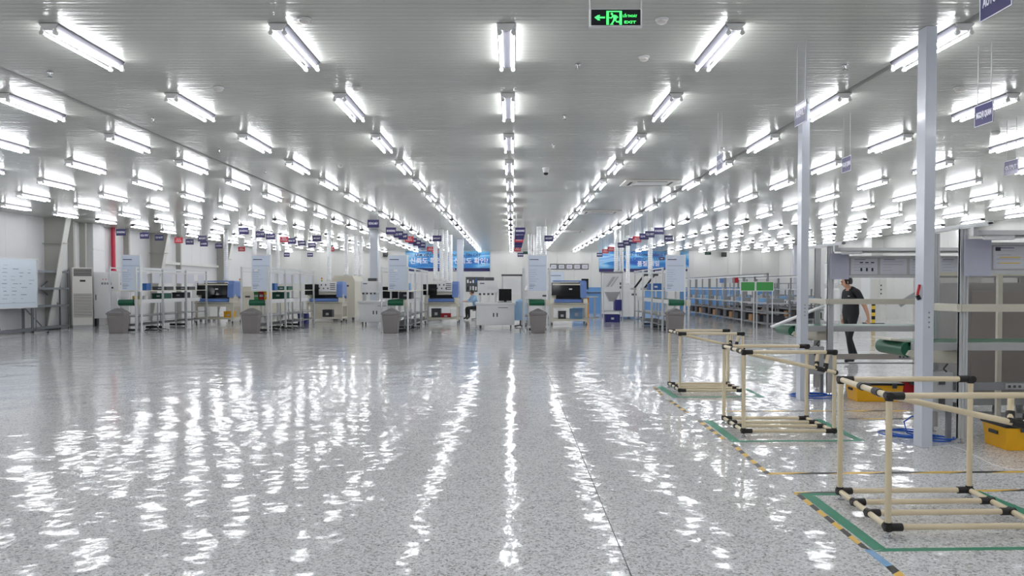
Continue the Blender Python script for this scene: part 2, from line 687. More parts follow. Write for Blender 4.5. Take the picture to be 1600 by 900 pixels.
me_d1 = MB().lathe([(.048, -.018), (.046, -.035), (.03, -.045), (.005, -.047)], 18).mesh('sensor', 'ac_cream', True)
DET = [(342, 136, 'smoke detector on the ceiling between the left light rows'), (476, 29, 'smoke detector above the nearest light left of centre'),
       (1498, 137, 'smoke detector on the ceiling right of the nearest white column'), (1213, 263, 'smoke detector on the ceiling left of the far white column'),
       (532, 258, 'smoke detector on the ceiling beside the second left row'), (1034, 29, 'smoke detector on the ceiling right of the exit sign'),
       (558, 136, 'smoke detector above the second light left of centre'), (1006, 88, 'smoke detector on the ceiling below and right of the exit sign'),
       (1556, 206, 'smoke detector on the ceiling at right between blue signs')]
for px, py, lab in DET:
    t = thing('smoke_detector', lab, 'detector', at_ceiling(px, py), group='ceiling smoke detectors')
    link('base', me_d0, t)
    link('sensor', me_d1, t)
t = thing('camera_dome', 'white dome camera with dark lens on the ceiling near the centre', 'camera', at_ceiling(853, 262))
MB().lathe([(.07, 0), (.07, -.03), (.062, -.04)], 18).build('base', 'white', t, True)
MB().lathe([(.06, -.04), (.06, -.09), (.05, -.1)], 18).build('shell', 'white', t, True)
MB().lathe([(.05, -.1), (.047, -.125), (.03, -.145), (.004, -.15)], 18).build('lens', 'screen', t, True)


def cassette(px, py, lab, sc_=1.):
    t = thing('air_cassette', lab, 'air conditioner', at_ceiling(px, py), group='ceiling cassettes')
    MB().box(-.62, .62, -.5, .5, -.03, 0).build('panel', 'ac_cream', t, bevel=.01)
    MB().box(-.33, .33, -.26, .26, -.036, -.03).build('intake_grille', 'white', t)
    for s_ in (-1, 1):
        MB().box(-.34, .34, s_ * .37 - .035, s_ * .37 + .035, -.034, -.03).build('louvre', 'dark_grey', t)
        MB().box(s_ * .46 - .03, s_ * .46 + .03, -.3, .3, -.034, -.03).build('louvre', 'dark_grey', t)


cassette(1015, 285, 'square ceiling air conditioner right of centre')
cassette(938, 331, 'farther and smaller looking ceiling air conditioner near the centre')
cassette(890, 361, 'farthest ceiling air conditioner near the middle of the hall')

# ------------------------------------------------------------------ exit sign
p = D(962, 28, 5.6)
t = thing('exit_sign', 'black exit sign with glowing green running figure and arrow', 'sign', p)
W2, H2 = 41 * 5.6 / F, 14 * 5.6 / F
MB().box(-W2, W2, .0, .03, -H2, H2).build('case', 'alu', t, bevel=.003)
MB().box(-W2 + .014, W2 - .012, -.003, .0, -H2 + .012, H2 - .006).build('face', 'sign_black', t)
k_ = 5.6 / F / 10           # crop pixels (10 per photo pixel) to metres


def ex(poly):
    return [((x - 825) * k_, (280 - z) * k_) for x, z in poly]


def glyph(nm, *polys):
    m_ = MB()
    for q in polys:
        m_.prism(ex(q), 'y', -.005, -.003)
    return m_.build(nm, 'glow_green', t)


glyph('arrow', [(495, 275), (550, 240), (585, 240), (560, 268), (560, 282), (585, 320), (550, 320)], [(555, 264), (658, 264), (658, 288), (555, 288)])
glyph('door_frame', [(680, 175), (920, 175), (920, 192), (680, 192)], [(680, 192), (718, 192), (718, 388), (680, 388)], [(882, 192), (920, 192), (920, 388), (882, 388)])
hd = [(764 + 17 * math.cos(a * PI / 6), 221 + 17 * math.sin(a * PI / 6)) for a in range(12)]
glyph('running_figure', hd, [(762, 244), (800, 235), (838, 250), (838, 300), (820, 325), (790, 310), (785, 270)],
      [(775, 245), (790, 262), (758, 292), (722, 285), (722, 272), (752, 275)], [(820, 238), (845, 252), (865, 275), (852, 284), (830, 262)],
      [(790, 300), (815, 315), (795, 345), (775, 375), (750, 372), (775, 335)], [(810, 300), (830, 310), (838, 332), (880, 330), (902, 352), (880, 356), (830, 350)],
      [(880, 330), (905, 350), (912, 380), (895, 384), (885, 355)], [(735, 378), (790, 378), (790, 386), (735, 386)])
text('LỐI THOÁT', .023, 'glow_green', t, ((1043 - 825) * k_, -.003, (280 - 255) * k_), width=.1)
text('EXIT', .025, 'glow_green', t, ((1047 - 825) * k_, -.003, (280 - 350) * k_), width=.082)
MB().cyl((-.18, .015, H2), (-.18, .015, CEIL - p.z - .003), .006, 8).build('hanger', 'light_grey', t)
MB().cyl((.18, .015, H2), (.18, .015, CEIL - p.z - .003), .006, 8).build('hanger', 'light_grey', t)

# ------------------------------------------------------------------ hanging signs
me_sb = {c: MB().box(-.155, .155, 0, .006, 0, .21).mesh('board', c, bevel=.001) for c in ('sign_blue', 'sign_red')}
me_sf = MB().box(-.155, .155, -.003, 0, .0, .006).box(-.155, .155, -.003, 0, .204, .21).box(-.155, -.149, -.003, 0, 0, .21).box(.149, .155, -.003, 0, 0, .21).mesh('frame', 'letter')
SZ = 3.1
me_rod = MB().cyl((0, 0, 0), (0, 0, CEIL - SZ - .212), .004, 6).mesh('hanger', 'light_grey')


def sign(x, y, txt, lab, red=False, rz=0., back=False):
    t = thing('hanging_sign', lab, 'sign', (x, y, SZ), rz, 'hanging station signs')
    link('board', me_sb['sign_red' if red else 'sign_blue'], t)
    for sx in (-.11, .11):
        link('hanger', me_rod, t, (sx, .003, .21))
    if y < 20:
        link('frame', me_sf, t)
    ls = txt.split('\n')
    for i, s_ in enumerate(ls):
        n_ = len(s_)
        z = .105 if len(ls) == 1 else (.145 if i == 0 else .075)
        text(s_, .085 if len(ls) == 1 else .06, 'letter', t, (0, -.0005, z), width=min(.25, .036 * n_ + .05))
    return t


LX = [-12.25, -8.2, -3.7, .25, 4.49]
LN = ['leftmost line', 'second line', 'middle line', 'fourth line', 'rightmost line']
KIND = [(24.3, 'BONDING', 0), (25.9, 'CU FIT', 0), (27.0, 'CU N-FIT', 0), (28.6, 'Q.C\nCHECK', 1), (29.6, 'VISUAL TEST', 0), (31.0, 'LASER', 0), (32.6, 'LOADING', 0)]
for li, x in enumerate(LX):
    for q, (yy, tx, rd) in enumerate(KIND):
        sign(x, yy + (.0 if li else .6), tx, '%s hanging sign, %s from the front over the %s' % ('red' if rd else 'blue', ORD[q], LN[li]), rd)
    sign(x + (1.05 if li > 1 else 1.3), 28.1, 'MOUNT', 'blue hanging sign set apart to the right of the row over the ' + LN[li])
    sign(x, 36.0, 'Q.C\nCHECK', 'far red hanging sign at the end of the %s' % LN[li], 1)
    if li in (2, 4):
        sign(x, 38.2, 'Q.C\nCHECK', 'farthest red hanging sign at the end of the %s' % LN[li], 1)
    sign(x + (-2.6 if li == 1 else .2), 42.5, 'REPAIR', 'small far blue hanging sign at the back of the %s' % LN[li])
sign(-3.75, 21.5, 'ĐÓNG MÁY', 'nearest blue hanging sign of the middle line, larger and to the left of its row')
sign(9.05, 48., 'Q.A', 'small far blue hanging sign in front of the right banner')
RS = [(2.84, 4.7, 'AUTO-LINE', 'large blue hanging sign cut off at the top right corner'), (2.84, 7.85, 'ASSEMBLY', 'shiny blue hanging sign beside the far white column'),
      (2.84, 10.9, 'PACKING', 'small purple blue hanging sign left of the far white column'), (4.66, 7.88, 'NGOẠI QUAN', 'blue hanging sign at upper right with two white words'),
      (4.66, 11.1, 'NGOẠI QUAN', 'blue hanging sign between the two white columns'), (7.14, 11.4, 'OUTPUT', 'blue hanging sign low at the right edge of the picture')]
for x, yy, tx, lab in RS:
    sign(x, yy, tx, lab, rz=-PI / 2)

# ------------------------------------------------------------------ white columns


def column(px, py, lab, wd=.10, dp=.155, holes=True):
    p = G(px, py)
    t = thing('steel_column', lab, 'column', (p.x, p.y, 0), group='free-standing white columns')
    MB().box(0, wd, 0, dp, 0, CEIL - .003).build('shaft', 'column_paint', t, bevel=.004)
    if holes:
        for i in range(4):
            MB().cyl((wd * .55, -.004, 1.26 - i * .045), (wd * .55, .001, 1.26 - i * .045), .009, 8).build('bolt', 'mid_grey', t)
    return t


c1 = column(1440, 700, 'nearest white steel column on the right')
c2 = column(1250, 626, 'second white steel column, behind the middle pipe rack')
for px, yy, lab in ((584, 33.5, 'far white column left of the middle notice board'), (719, 40, 'far white column in front of the left banner'), (1245, 46, 'far white column near the far right corner')):
    q = D(px, 448, yy)
    t = thing('steel_column', lab, 'column', (q.x, yy, 0), group='free-standing white columns')
    MB().box(-.16, .16, 0, .3, 0, CEIL - .003).build('shaft', 'column_paint', t, bevel=.01)
    MB().box(-.24, .24, -.08, .38, 0, .03).build('base_plate', 'light_grey', t)
q = c1.location
t = thing('red_tag', 'small red and black handle hanging on the nearest white column', 'handle', (q.x - .012, q.y + .05, 1.42))
MB().bar((0, 0, .1), (-.02, 0, 0), .02, .02).build('grip', 'red', t, bevel=.004)
MB().bar((-.02, 0, 0), (.0, 0, -.04), .025, .03).build('end', 'black', t)

# ------------------------------------------------------------------ pipe racks
PR = .0185


def rack(fl_, bl_, fr_, lab, H=.85):
    fl_, bl_, fr_ = Vector(fl_), Vector(bl_), Vector(fr_)
    ux, uy = fr_ - fl_, bl_ - fl_
    t = thing('pipe_rack', lab, 'rack', (fl_.x, fl_.y, 0), group='beige pipe racks')

    def P(a, b, z):
        q_ = ux * a + uy * b
        return Vector((q_.x, q_.y, z))
    zb = .062

    def pipe(a, b, nm):
        return MB().cyl(a, b, PR, 16).build(nm, 'beige_pipe', t, True)

    def joint(a, d, ln=.085, r=.0245):
        d = Vector(d).normalized()
        return MB().cyl(Vector(a) - d * .022, Vector(a) + d * ln, r, 14).build('joint', 'joint_black', t, True)
    X, Y, Z = ux.normalized(), uy.normalized(), Vector((0, 0, 1))
    for a in (0, 1):
        for b in (0, 1):
            pipe(P(a, b, zb), P(a, b, H), 'post')
            f = MB().cyl(P(a, b, .022), P(a, b, zb), .007, 8).cyl(P(a, b, 0), P(a, b, .012), .027, 16).cyl(P(a, b, .012), P(a, b, .024), .016, 12)
            f.build('levelling_foot', 'chrome', t, True)
            sx, sy = (1 if a == 0 else -1), (1 if b == 0 else -1)
            joint(P(a, b, zb), X * sx)
            joint(P(a, b, H), X * sx)
            joint(P(a, b, zb), Y * sy, .035)
            joint(P(a, b, H), Y * sy, .035)
            joint(P(a, b, H), -Z, .03)
            joint(P(a, b, zb), Z, .03)
    for b, z in ((0, zb), (1, zb), (0, H), (1, H)):
        pipe(P(0, b, z), P(1, b, z), 'rail')
    for a, z in ((0, zb), (1, zb), (0, H)):
        pipe(P(a, 0, z), P(a, 1, z), 'side_rail')
    for b in (.36, .66):
        pipe(P(0, b, zb), P(1, b, zb), 'cross_rail')
        joint(P(0, b, zb), X, .07)
        joint(P(1, b, zb), -X, .07)
        for a in (0, 1):
            MB().cyl(P(a, b - .035, zb), P(a, b + .035, zb), .0245, 14).build('joint', 'joint_black', t, True)
    # sloping pipe from the left top rail to the front right post
    a0, a1 = P(.0, .22, H - .01), P(1., -.045, H - .2)
    pipe(a0, a1, 'sloping_pipe')
    MB().cyl(P(0, .17, H), P(0, .27, H), .0245, 14).build('joint', 'joint_black', t, True)
    MB().cyl(P(0, .5, H), P(0, .56, H), .0245, 14).build('joint', 'joint_black', t, True)
    MB().cyl(P(1, -.05, H - .2), P(1, .03, H - .2), .0245, 14).build('joint', 'joint_black', t, True)
    d_ = (a1 - a0)
    for s_, bb in ((.80, .1), (.89, .02)):
        q_ = a0 + d_ * s_ + Z * .02
        top = P(s_ + .05, bb, H - .015)
        pipe(q_, top, 'short_post')
        MB().cyl(q_ - Z * .03, q_ + (top - q_).normalized() * .05, .0245, 12).build('joint', 'joint_black', t, True)
    MB().cyl(a0 + d_ * .81, a0 + d_ * .89, .0245, 14).build('joint', 'joint_black', t, True)
    return t


def fr_from(fl_, bl_, br_):
    return fl_ + (br_ - bl_)


a, b, c = G(1387, 840), G(1312, 781), G(1514, 779)
rack(a, b, fr_from(a, b, c), 'nearest beige pipe rack, cut off by the right edge')
a, b, c = G(1161.5, 683), G(1131, 662), G(1303, 683)
rack(a, b, c, 'middle beige pipe rack, in front of the far white column')
a, b, c = G(1062, 617), G(1045.5, 605.8), G(1160, 617)
rack(a, b, c, 'farthest beige pipe rack of the three')

# ------------------------------------------------------------------ floor tapes


def strip(name, mat, pts, lab, cat='tape', group='floor marking tapes', z=.0012):
    """closed quad of ground points (near-left, near-right, far-right, far-left order along the strip)"""
    q = [G(*p_) for p_ in pts]
    m_ = MB().hexa([(v.x, v.y, .0002) for v in q] + [(v.x, v.y, z) for v in q])
    o = m_.build(name, mat)
    uv = o.data.uv_layers.new(name='UVMap')
    ax = ((q[3] + q[2]) - (q[0] + q[1])).normalized()
    ay = Vector((-ax.y, ax.x, 0))
    for lp in o.data.loops:
        v = o.data.vertices[lp.vertex_index].co
        uv.data[lp.index].uv = (v.dot(ax) * 4.6, v.dot(ay) * 4.6)
    return tag(o, lab, cat, group)


strip('green_tape', 'tape_green', [(1366, 860), (1384, 857), (1274, 775), (1252, 772.5)], 'wide green tape left of the nearest pipe rack')
strip('green_tape', 'tape_green', [(1366, 862), (1640, 858.5), (1640, 854), (1384, 857)], 'green tape on the floor in front of the nearest pipe rack')
strip('green_tape', 'tape_green', [(1252, 774), (1313, 774), (1310, 771), (1250, 771)], 'short green tape behind the nearest rack', z=.0016)
strip('green_tape', 'tape_green', [(1530, 767), (1522, 770), (1640, 826), (1652, 816)], 'green tape running to the right edge beside the nearest rack')
strip('green_tape', 'tape_green', [(1144, 691), (1156, 689), (1113, 657), (1099, 657)], 'green tape left of the middle pipe rack')
strip('green_tape', 'tape_green', [(1145, 690.6), (1351, 689.4), (1351, 687.5), (1150, 688.6)], 'green tape line in front of the middle pipe rack', z=.0016)
strip('green_tape', 'tape_green', [(1351, 689), (1338, 689), (1272, 655), (1282, 655)], 'green tape right of the middle pipe rack')
strip('green_tape', 'tape_green', [(1051, 621.6), (1061, 620.6), (1035, 603.5), (1025.5, 603.7)], 'green tape left of the farthest pipe rack')
strip('green_tape', 'tape_green', [(1052, 621.4), (1195, 620.6), (1194, 619.2), (1056, 620)], 'green tape line in front of the farthest pipe rack', z=.0016)
strip('green_tape', 'tape_green', [(1195, 620.5), (1187, 620.5), (1162, 607.5), (1169, 607.5)], 'green tape right of the farthest pipe rack')
H_ = 'hazard'
strip('hazard_tape', H_, [(1346, 856), (1361, 860), (1252, 773), (1240, 770.5)], 'black and yellow tape along the nearest green tape')
strip('blue_tape', 'tape_blue', [(1384, 886), (1395, 883), (1361, 858), (1350, 859)], 'light blue tape patch joining two striped tapes')
strip('hazard_tape', H_, [(1401, 903), (1414, 899), (1395, 883), (1384, 886)], 'short black and yellow tape at the bottom edge')
strip('hazard_tape', H_, [(1240, 771.5), (1640, 767), (1640, 764), (1240, 769)], 'black and yellow tape across the floor behind the nearest rack', z=.001)
strip('hazard_tape', H_, [(1200, 741.5), (1640, 738.3), (1640, 735.6), (1200, 738.5)], 'thin black and yellow tape crossing the floor to the right edge')
strip('hazard_tape', H_, [(1196, 741), (1204, 740), (1148, 694), (1141, 694)], 'black and yellow tape from the middle rack towards the viewer')
strip('hazard_tape', H_, [(1127, 686), (1134, 686), (1096, 657), (1088, 657)], 'black and yellow tape along the left of the middle rack')
strip('hazard_tape', H_, [(1071, 645), (1077, 645), (1049, 625.5), (1043, 625.5)], 'black and yellow tape between the two farther pipe racks')
strip('hazard_tape', H_, [(1033, 618), (1038, 617.5), (1024, 604.5), (1020, 605)], 'short black and yellow tape left of the farthest rack')
strip('hazard_tape', H_, [(1135, 643.2), (1425, 642.6), (1425, 641.2), (1135, 641.8)], 'thin dark striped tape crossing behind the middle rack')
strip('hazard_tape', H_, [(1325, 655), (1440, 655), (1440, 653.4), (1325, 653.4)], 'thin dark striped tape in front of the yellow tool box')

# ------------------------------------------------------------------ near workstations


def profile_post(m_, x, y, z0, z1, w_=.08, d_=.04):
    """grooved aluminium extrusion: two flanges each way round a core"""
    m_.box(x, x + w_, y + .006, y + d_ - .006, z0, z1)
    for k in range(3):
        xx = x + k * (w_ - .02) / 2
        m_.box(xx, xx + .02, y, y + d_, z0, z1)
    return m_


def sheet(name, parent, x0, x1, z0, z1, y, mat='paper', lines=6, seed=0, dark='print', head=True):
    o = MB().box(x0, x1, y - .003, y, z0, z1).build(name, mat, parent)
    rnd = random.Random(seed)
    m_ = MB()
    H__ = z1 - z0
    W__ = x1 - x0
    if head:
        m_.box(x0 + .12 * W__, x0 + .55 * W__, y - .004, y - .003, z1 - .10 * H__, z1 - .065 * H__)
    for i in range(lines):
        zz = z1 - H__ * (.2 + .72 * i / max(1, lines))
        m_.box(x0 + .1 * W__, x0 + W__ * rnd.uniform(.4, .88), y - .004, y - .003, zz - .012 * H__, zz)
    m_.build('printed_lines', dark, o)
    return o


def workstation(x, y, L_, lab, variant):
    t = thing('workstation', lab, 'workstation', (x, y, 0), group='assembly workstations on the right')
    for py_, ox in ((0, 0), (.64, .07)):
        for px_ in ((0 + ox,) if variant == 'near' else (0 + ox, 2.6 + ox)):
            p_ = MB()
            profile_post(p_, px_, py_, .05, 2.05)
            p_ = p_.build('post', 'alu', t)
            MB().cyl((px_ + .04, py_ + .02, 0), (px_ + .04, py_ + .02, .012), .032, 14).cyl((px_ + .04, py_ + .02, .012), (px_ + .04, py_ + .02, .06), .009, 8).build('levelling_foot', 'chrome', p_, True)
    for px_ in ((0,) if variant == 'near' else (0, 2.6)):
        b_ = MB().box(px_ + .01, px_ + .05, -.42, .9, 2.05, 2.09)
        b_.box(px_ + .0, px_ + .06, -.42, .9, 2.062, 2.078).build('top_beam', 'alu', t)
        MB().box(px_ + .005, px_ + .055, -.2, -.15, 1.97, 2.05).build('lamp_bracket', 'alu', t)
    # lamp with reflector
    lp = MB().prism([(-.24, 2.02), (-.10, 2.02), (-.06, 1.975), (-.28, 1.975)], 'x', .05, L_).build('lamp_hood', 'light_grey', t)
    MB().box(.08, .36, -.26, -.2, 1.93, 1.985).build('lamp_end', 'white', lp, bevel=.02)
    MB().cyl((.36, -.17, 1.962), (L_ - .1, -.17, 1.962), .014, 10).build('lamp_tube', 'white', lp, True)
    # notice rail with sheets
    MB().box(.04, L_, -.03, -.005, 1.62, 1.655).box(.04, L_, -.03, -.005, 1.895, 1.92).build('notice_rail', 'alu', t)
    MB().box(.05, L_, -.012, -.006, 1.655, 1.895).build('notice_board', 'light_grey', t)
    xs_ = .3
    k = 0
    while xs_ < L_ - .3:
        sh = sheet('instruction_sheet', t, xs_, xs_ + .36, 1.668, 1.885, -.014, 'paper', 4, k + (7 if variant == 'near' else 1))
        if variant == 'near' and k == 0:
            MB().box(xs_ + .02, xs_ + .07, -.019, -.018, 1.84, 1.875).build('printed_mark', 'print_dark', sh)
            for zz in (1.72, 1.775):
                MB().box(xs_ + .06, xs_ + .26, -.019, -.018, zz, zz + .008).build('highlight', 'yellow_soft', sh)
        if variant == 'far' and k == 0:
            for i in range(3):
                MB().box(xs_ + .12 + i * .075, xs_ + .165 + i * .075, -.019, -.018, 1.82, 1.835).build('printed_cap', 'print_dark', sh)
                MB().box(xs_ + .13 + i * .075, xs_ + .155 + i * .075, -.019, -.018, 1.71, 1.755).build('printed_figure', 'print_dark', sh)
        if variant == 'far' and k == 2:
            MB().box(xs_ + .14, xs_ + .2, -.019, -.018, 1.79, 1.83).build('printed_mark', 'yellow_soft', sh)
        xs_ += .4
        k += 1
    sheet('hanging_sheet', t, .0, .255, 1.6 if variant == 'near' else 1.6, 1.95, -.06, 'paper_lilac', 9, 3, 'light_grey', head=False)
    # rails and conveyor
    MB().box(.0, L_, -.032, -.002, 1.262, 1.335).build('middle_rail', 'cream', t, bevel=.004)
    MB().box(-.045, -.002, -.032, .7, 1.262, 1.335).build('middle_rail', 'cream', t, bevel=.004)
    cv = MB().box(-.4, L_, .09, .13, .885, .96).build('conveyor_side', 'light_grey', t, bevel=.004)
    MB().box(-.4, L_, .68, .72, .885, .96).build('conveyor_side', 'light_grey', t, bevel=.004)
    MB().box(-.42, L_, .132, .678, .93, .962).build('belt', 'green_belt', t)
    MB().cyl((-.42, .132, .89), (-.42, .678, .89), .072, 18).build('end_roller', 'green_belt', t, True)
    MB().prism([(-.42, .885), (-.1, .885), (-.14, .80), (-.3, .78), (-.45, .84)], 'y', .092, .13).build('end_plate', 'cream', t)
    MB().prism([(-.3, .883), (.12, .883), (.12, .76), (-.2, .76)], 'y', .14, .5).build('drive_cover', 'cream', t, bevel=.004)
    if variant == 'far':
        MB().bar((-.66, .3, .94), (.05, .3, 1.23), .14, .02).build('guide_tray', 'white', t)
    else:
        MB().bar((-.56, .4, .985), (-.36, .4, .965), .4, .02).build('guide_tray', 'cream', t)
    # lower frame
    MB().box(.0, L_, .1, .14, .5, .575).build('lower_beam', 'taupe' if variant == 'far' else 'mid_grey', t)
    MB().box(.0, L_, .1, .13, .44, .455).build('cable_rail', 'mid_grey', t)
    so = MB().box(1.0 if variant == 'far' else .5, 1.16 if variant == 'far' else .68, .085, .1, .51, .565).build('power_socket', 'light_grey', t, bevel=.004)
    for i in range(3):
        u = (1.03 if variant == 'far' else .535) + i * .05
        MB().cyl((u, .08, .5375), (u, .086, .5375), .014, 10).build('outlet', 'dark_grey', so)
    cb = MB().box(-.26, -.02, .06, .26, .3, .68).build('control_box', 'light_grey', t, bevel=.006)
    for zz in (.36, .56):
        MB().box(-.16, -.1, .052, .06, zz, zz + .07).build('switch', 'dark_grey', cb)
    for u in (-.24, -.05):
        MB().box(u, u + .04, .1, .14, 0, .3).build('box_leg', 'mid_grey', t)
    MB().tube([(-.1, .02, .76), (-.16, -.02, .72), (-.12, .0, .69)], .008, 6).build('cable', 'black', t)
    return t


workstation(4.262, 7.55, 2.4, 'near aluminium workstation with green conveyor at the right edge', 'near')
workstation(4.30, 10.8, 3.4, 'farther aluminium workstation with green conveyor between the white columns', 'far')

# grey support with lever behind the far workstation
t = thing('support_post', 'thick grey support post with slanted lever behind the far workstation', 'post', (6.42, 12.4, 0))
MB().box(-.09, .09, 0, .12, 0, 1.68).build('shaft', 'taupe', t, bevel=.005)
MB().bar((-.38, -.02, 1.22), (-.02, -.02, 1.45), .05, .09).build('lever', 'light_grey', t, bevel=.01)
MB().cyl((-.03, -.06, 1.47), (-.03, .0, 1.47), .05, 14).build('pivot', 'mid_grey', t, True)
MB().box(-.16, .16, -.06, .18, 0, .02).build('base_plate', 'mid_grey', t)
# brown tinted partition behind the near workstation
t = thing('tinted_partition', 'brown tinted plastic partition behind the near workstation', 'partition', (4.6, 8.75, 0))
for i in range(4):
    MB().box(.02 + i * .78, .74 + i * .78, .01, .016, .32, 1.62).build('pane', 'brown_glass', t)
for i in range(5):
    MB().box(-.025 + i * .78, .025 + i * .78, -.01, .03, 0, 1.66).build('upright', 'cream', t, bevel=.004)
MB().box(-.02, 3.14, -.005, .025, 1.62, 1.66).build('top_rail', 'cream', t)
MB().box(-.02, 3.14, -.005, .025, .28, .32).build('bottom_rail', 'cream', t)
# machine cabinet behind it
t = thing('equipment_cabinet', 'grey equipment cabinet behind the tinted partition at the right edge', 'cabinet', (5.35, 9.35, 0))
MB().box(0, 2.2, 0, .8, .1, 1.55).build('body', 'light_grey', t, bevel=.01)
for i in range(3):
    MB().box(.06 + i * .72, .7 + i * .72, -.015, 0, .2, 1.45).build('door', 'taupe', t, bevel=.006)
for u in (.08, 2.05):
    MB().box(u, u + .07, .1, .7, 0, .1).build('foot', 'dark_grey', t)


def tool_box(loc, rz, L_, W_, H__, lab, mat='yellow'):
    t = thing('tool_box', lab, 'box', loc, rz, 'lidded tool boxes on the floor')
    MB().hexa([(.02, .02, 0), (L_ - .02, .02, 0), (L_ - .02, W_ - .02, 0), (.02, W_ - .02, 0), (0, 0, H__), (L_, 0, H__), (L_, W_, H__), (0, W_, H__)]).build('body', mat, t, bevel=.008)
    l_ = MB().box(-.012, L_ + .012, -.012, W_ + .012, H__, H__ + .03).build('lid', 'black', t, bevel=.008)
    for u in (.2, .75):
        MB().box(L_ * u, L_ * u + .06, -.022, -.01, H__ - .035, H__ + .022).build('latch', 'dark_grey', l_, bevel=.004)
    MB().box(-.012, .0, W_ * .32, W_ * .68, H__ * .62, H__ * .78).build('handle', 'black', t, bevel=.004)
    MB().box(L_ * .62, L_ * .8, -.002, .01, H__ * .3, H__ * .55).build('sticker', 'tape_blue', t)
    return t


p = G(1338, 628)
tool_box((p.x, p.y, 0), R(-3), .6, .4, .215, 'yellow tool box with black lid under the far workstation')
p = G(1572, 705)
tool_box((p.x, p.y, 0), R(-2), .6, .4, .21, 'yellow tool box with black lid at the right edge')
p = G(1404, 622)
tool_box((p.x + .1, p.y + .12, 0), R(-3), .5, .36, .2, 'red tool box with black lid behind the nearest white column', 'red')
p = D(1594, 652, 8.2)


def coil(px, py, rx, ry, turns, lab, tail):
    c = G(px, py)
    pts = []
    n_ = 26 * turns
    rnd = random.Random(int(px))
    ph = [rnd.uniform(0, 6.28) for _ in range(3)]
    for i in range(n_ + 1):
        a_ = 2 * PI * i / 26
        k = 1 + .3 * math.sin(a_ * .37 + ph[0]) + .1 * math.sin(a_ * 1.7 + ph[1])
        pts.append((c.x + rx * k * math.cos(a_) + .03 * math.sin(a_ * .21), c.y + ry * k * math.sin(a_), .009 + .012 * (i / 26) + .006 * math.sin(a_ * 1.3 + ph[2])))
    for q_ in tail:
        pts.append(q_)
    t_ = MB().tube(pts, .0075, 7).build('air_hose', 'hose_blue', None, True)
    tag(t_, lab, 'hose', 'coiled blue air hoses')


p = G(1420, 684)
coil(1416, 681, .2, .2, 3, 'loose coil of blue air hose left of the nearest white column', [(p.x + .2, p.y + .0, .06), (p.x + .17, p.y + .08, .15), (p.x + .08, p.y + .1, .2), (p.x - .02, p.y + .06, .15), (p.x - .02, p.y + .0, .05), (p.x + .1, p.y - .05, .012), (p.x + .24, p.y - .06, .01)])
coil(1268, 620, .25, .2, 3, 'coil of blue air hose at the foot of the far white column', [])
coil(1464, 688, .12, .14, 2, 'small loop of blue hose right of the nearest column', [])
pts = [G(1452, 700), G(1470, 698.5), G(1486, 698), G(1505, 704), G(1525, 714), G(1550, 727), G(1575, 734), G(1610, 738)]
tag(MB().tube([(v.x, v.y, .006) for v in pts], .005, 6).build('power_cable', 'cable_white', None, True), 'thin white cable snaking over the floor to the right edge', 'cable')

# ------------------------------------------------------------------ people


def person(name, label, loc, rz, J, B, colours, hair_part, scale=1.):
    """J: joint -> (x,y,z,r); B: edges; colours: joint-pair prefix -> material name. One continuous skinned body."""
    names = list(J)
    me = bpy.data.meshes.new('body')
    me.from_pydata([J[k][:3] for k in names], [(names.index(a_), names.index(b_)) for a_, b_ in B], [])
    tmp = bpy.data.objects.new('tmp', me)
    C.objects.link(tmp)
    md = tmp.modifiers.new('skin', 'SKIN')
    md.use_smooth_shade = True
    for i, k in enumerate(names):
        r_ = J[k][3]
        me.skin_vertices[0].data[i].radius = r_ if isinstance(r_, tuple) else (r_, r_)
        me.skin_vertices[0].data[i].use_root = (k == 'pelvis')
    sb = tmp.modifiers.new('sub', 'SUBSURF')
    sb.levels = sb.render_levels = 2
    bpy.context.view_layer.update()
    out = bpy.data.meshes.new_from_object(tmp.evaluated_get(bpy.context.evaluated_depsgraph_get()))
    bpy.data.objects.remove(tmp)
    ms = sorted(set(colours.values()))
    out.materials.clear()
    for m_ in ms:
        out.materials.append(MATS[m_])
    rad = {k: (sum(J[k][3]) / 2 if isinstance(J[k][3], tuple) else J[k][3]) for k in J}
    segs = [(Vector(J[a_][:3]), Vector(J[b_][:3]), colours.get(b_, colours.get(a_)), rad[a_], rad[b_]) for a_, b_ in B]
    for f in out.polygons:
        c_ = f.center
        best = None
        for p0, p1, m_, r0, r1 in segs:
            d_ = p1 - p0
            u = max(0, min(1, (c_ - p0).dot(d_) / max(1e-9, d_.length_squared)))
            ds = (c_ - p0 - d_ * u).length / (r0 + (r1 - r0) * u)
            if best is None or ds < best[0]:
                best = (ds, m_)
        f.material_index = ms.index(best[1])
        f.use_smooth = True
    root = thing(name, label, 'person', loc, rz)
    root.scale = (scale,) * 3
    link('body', out, root)
    return root


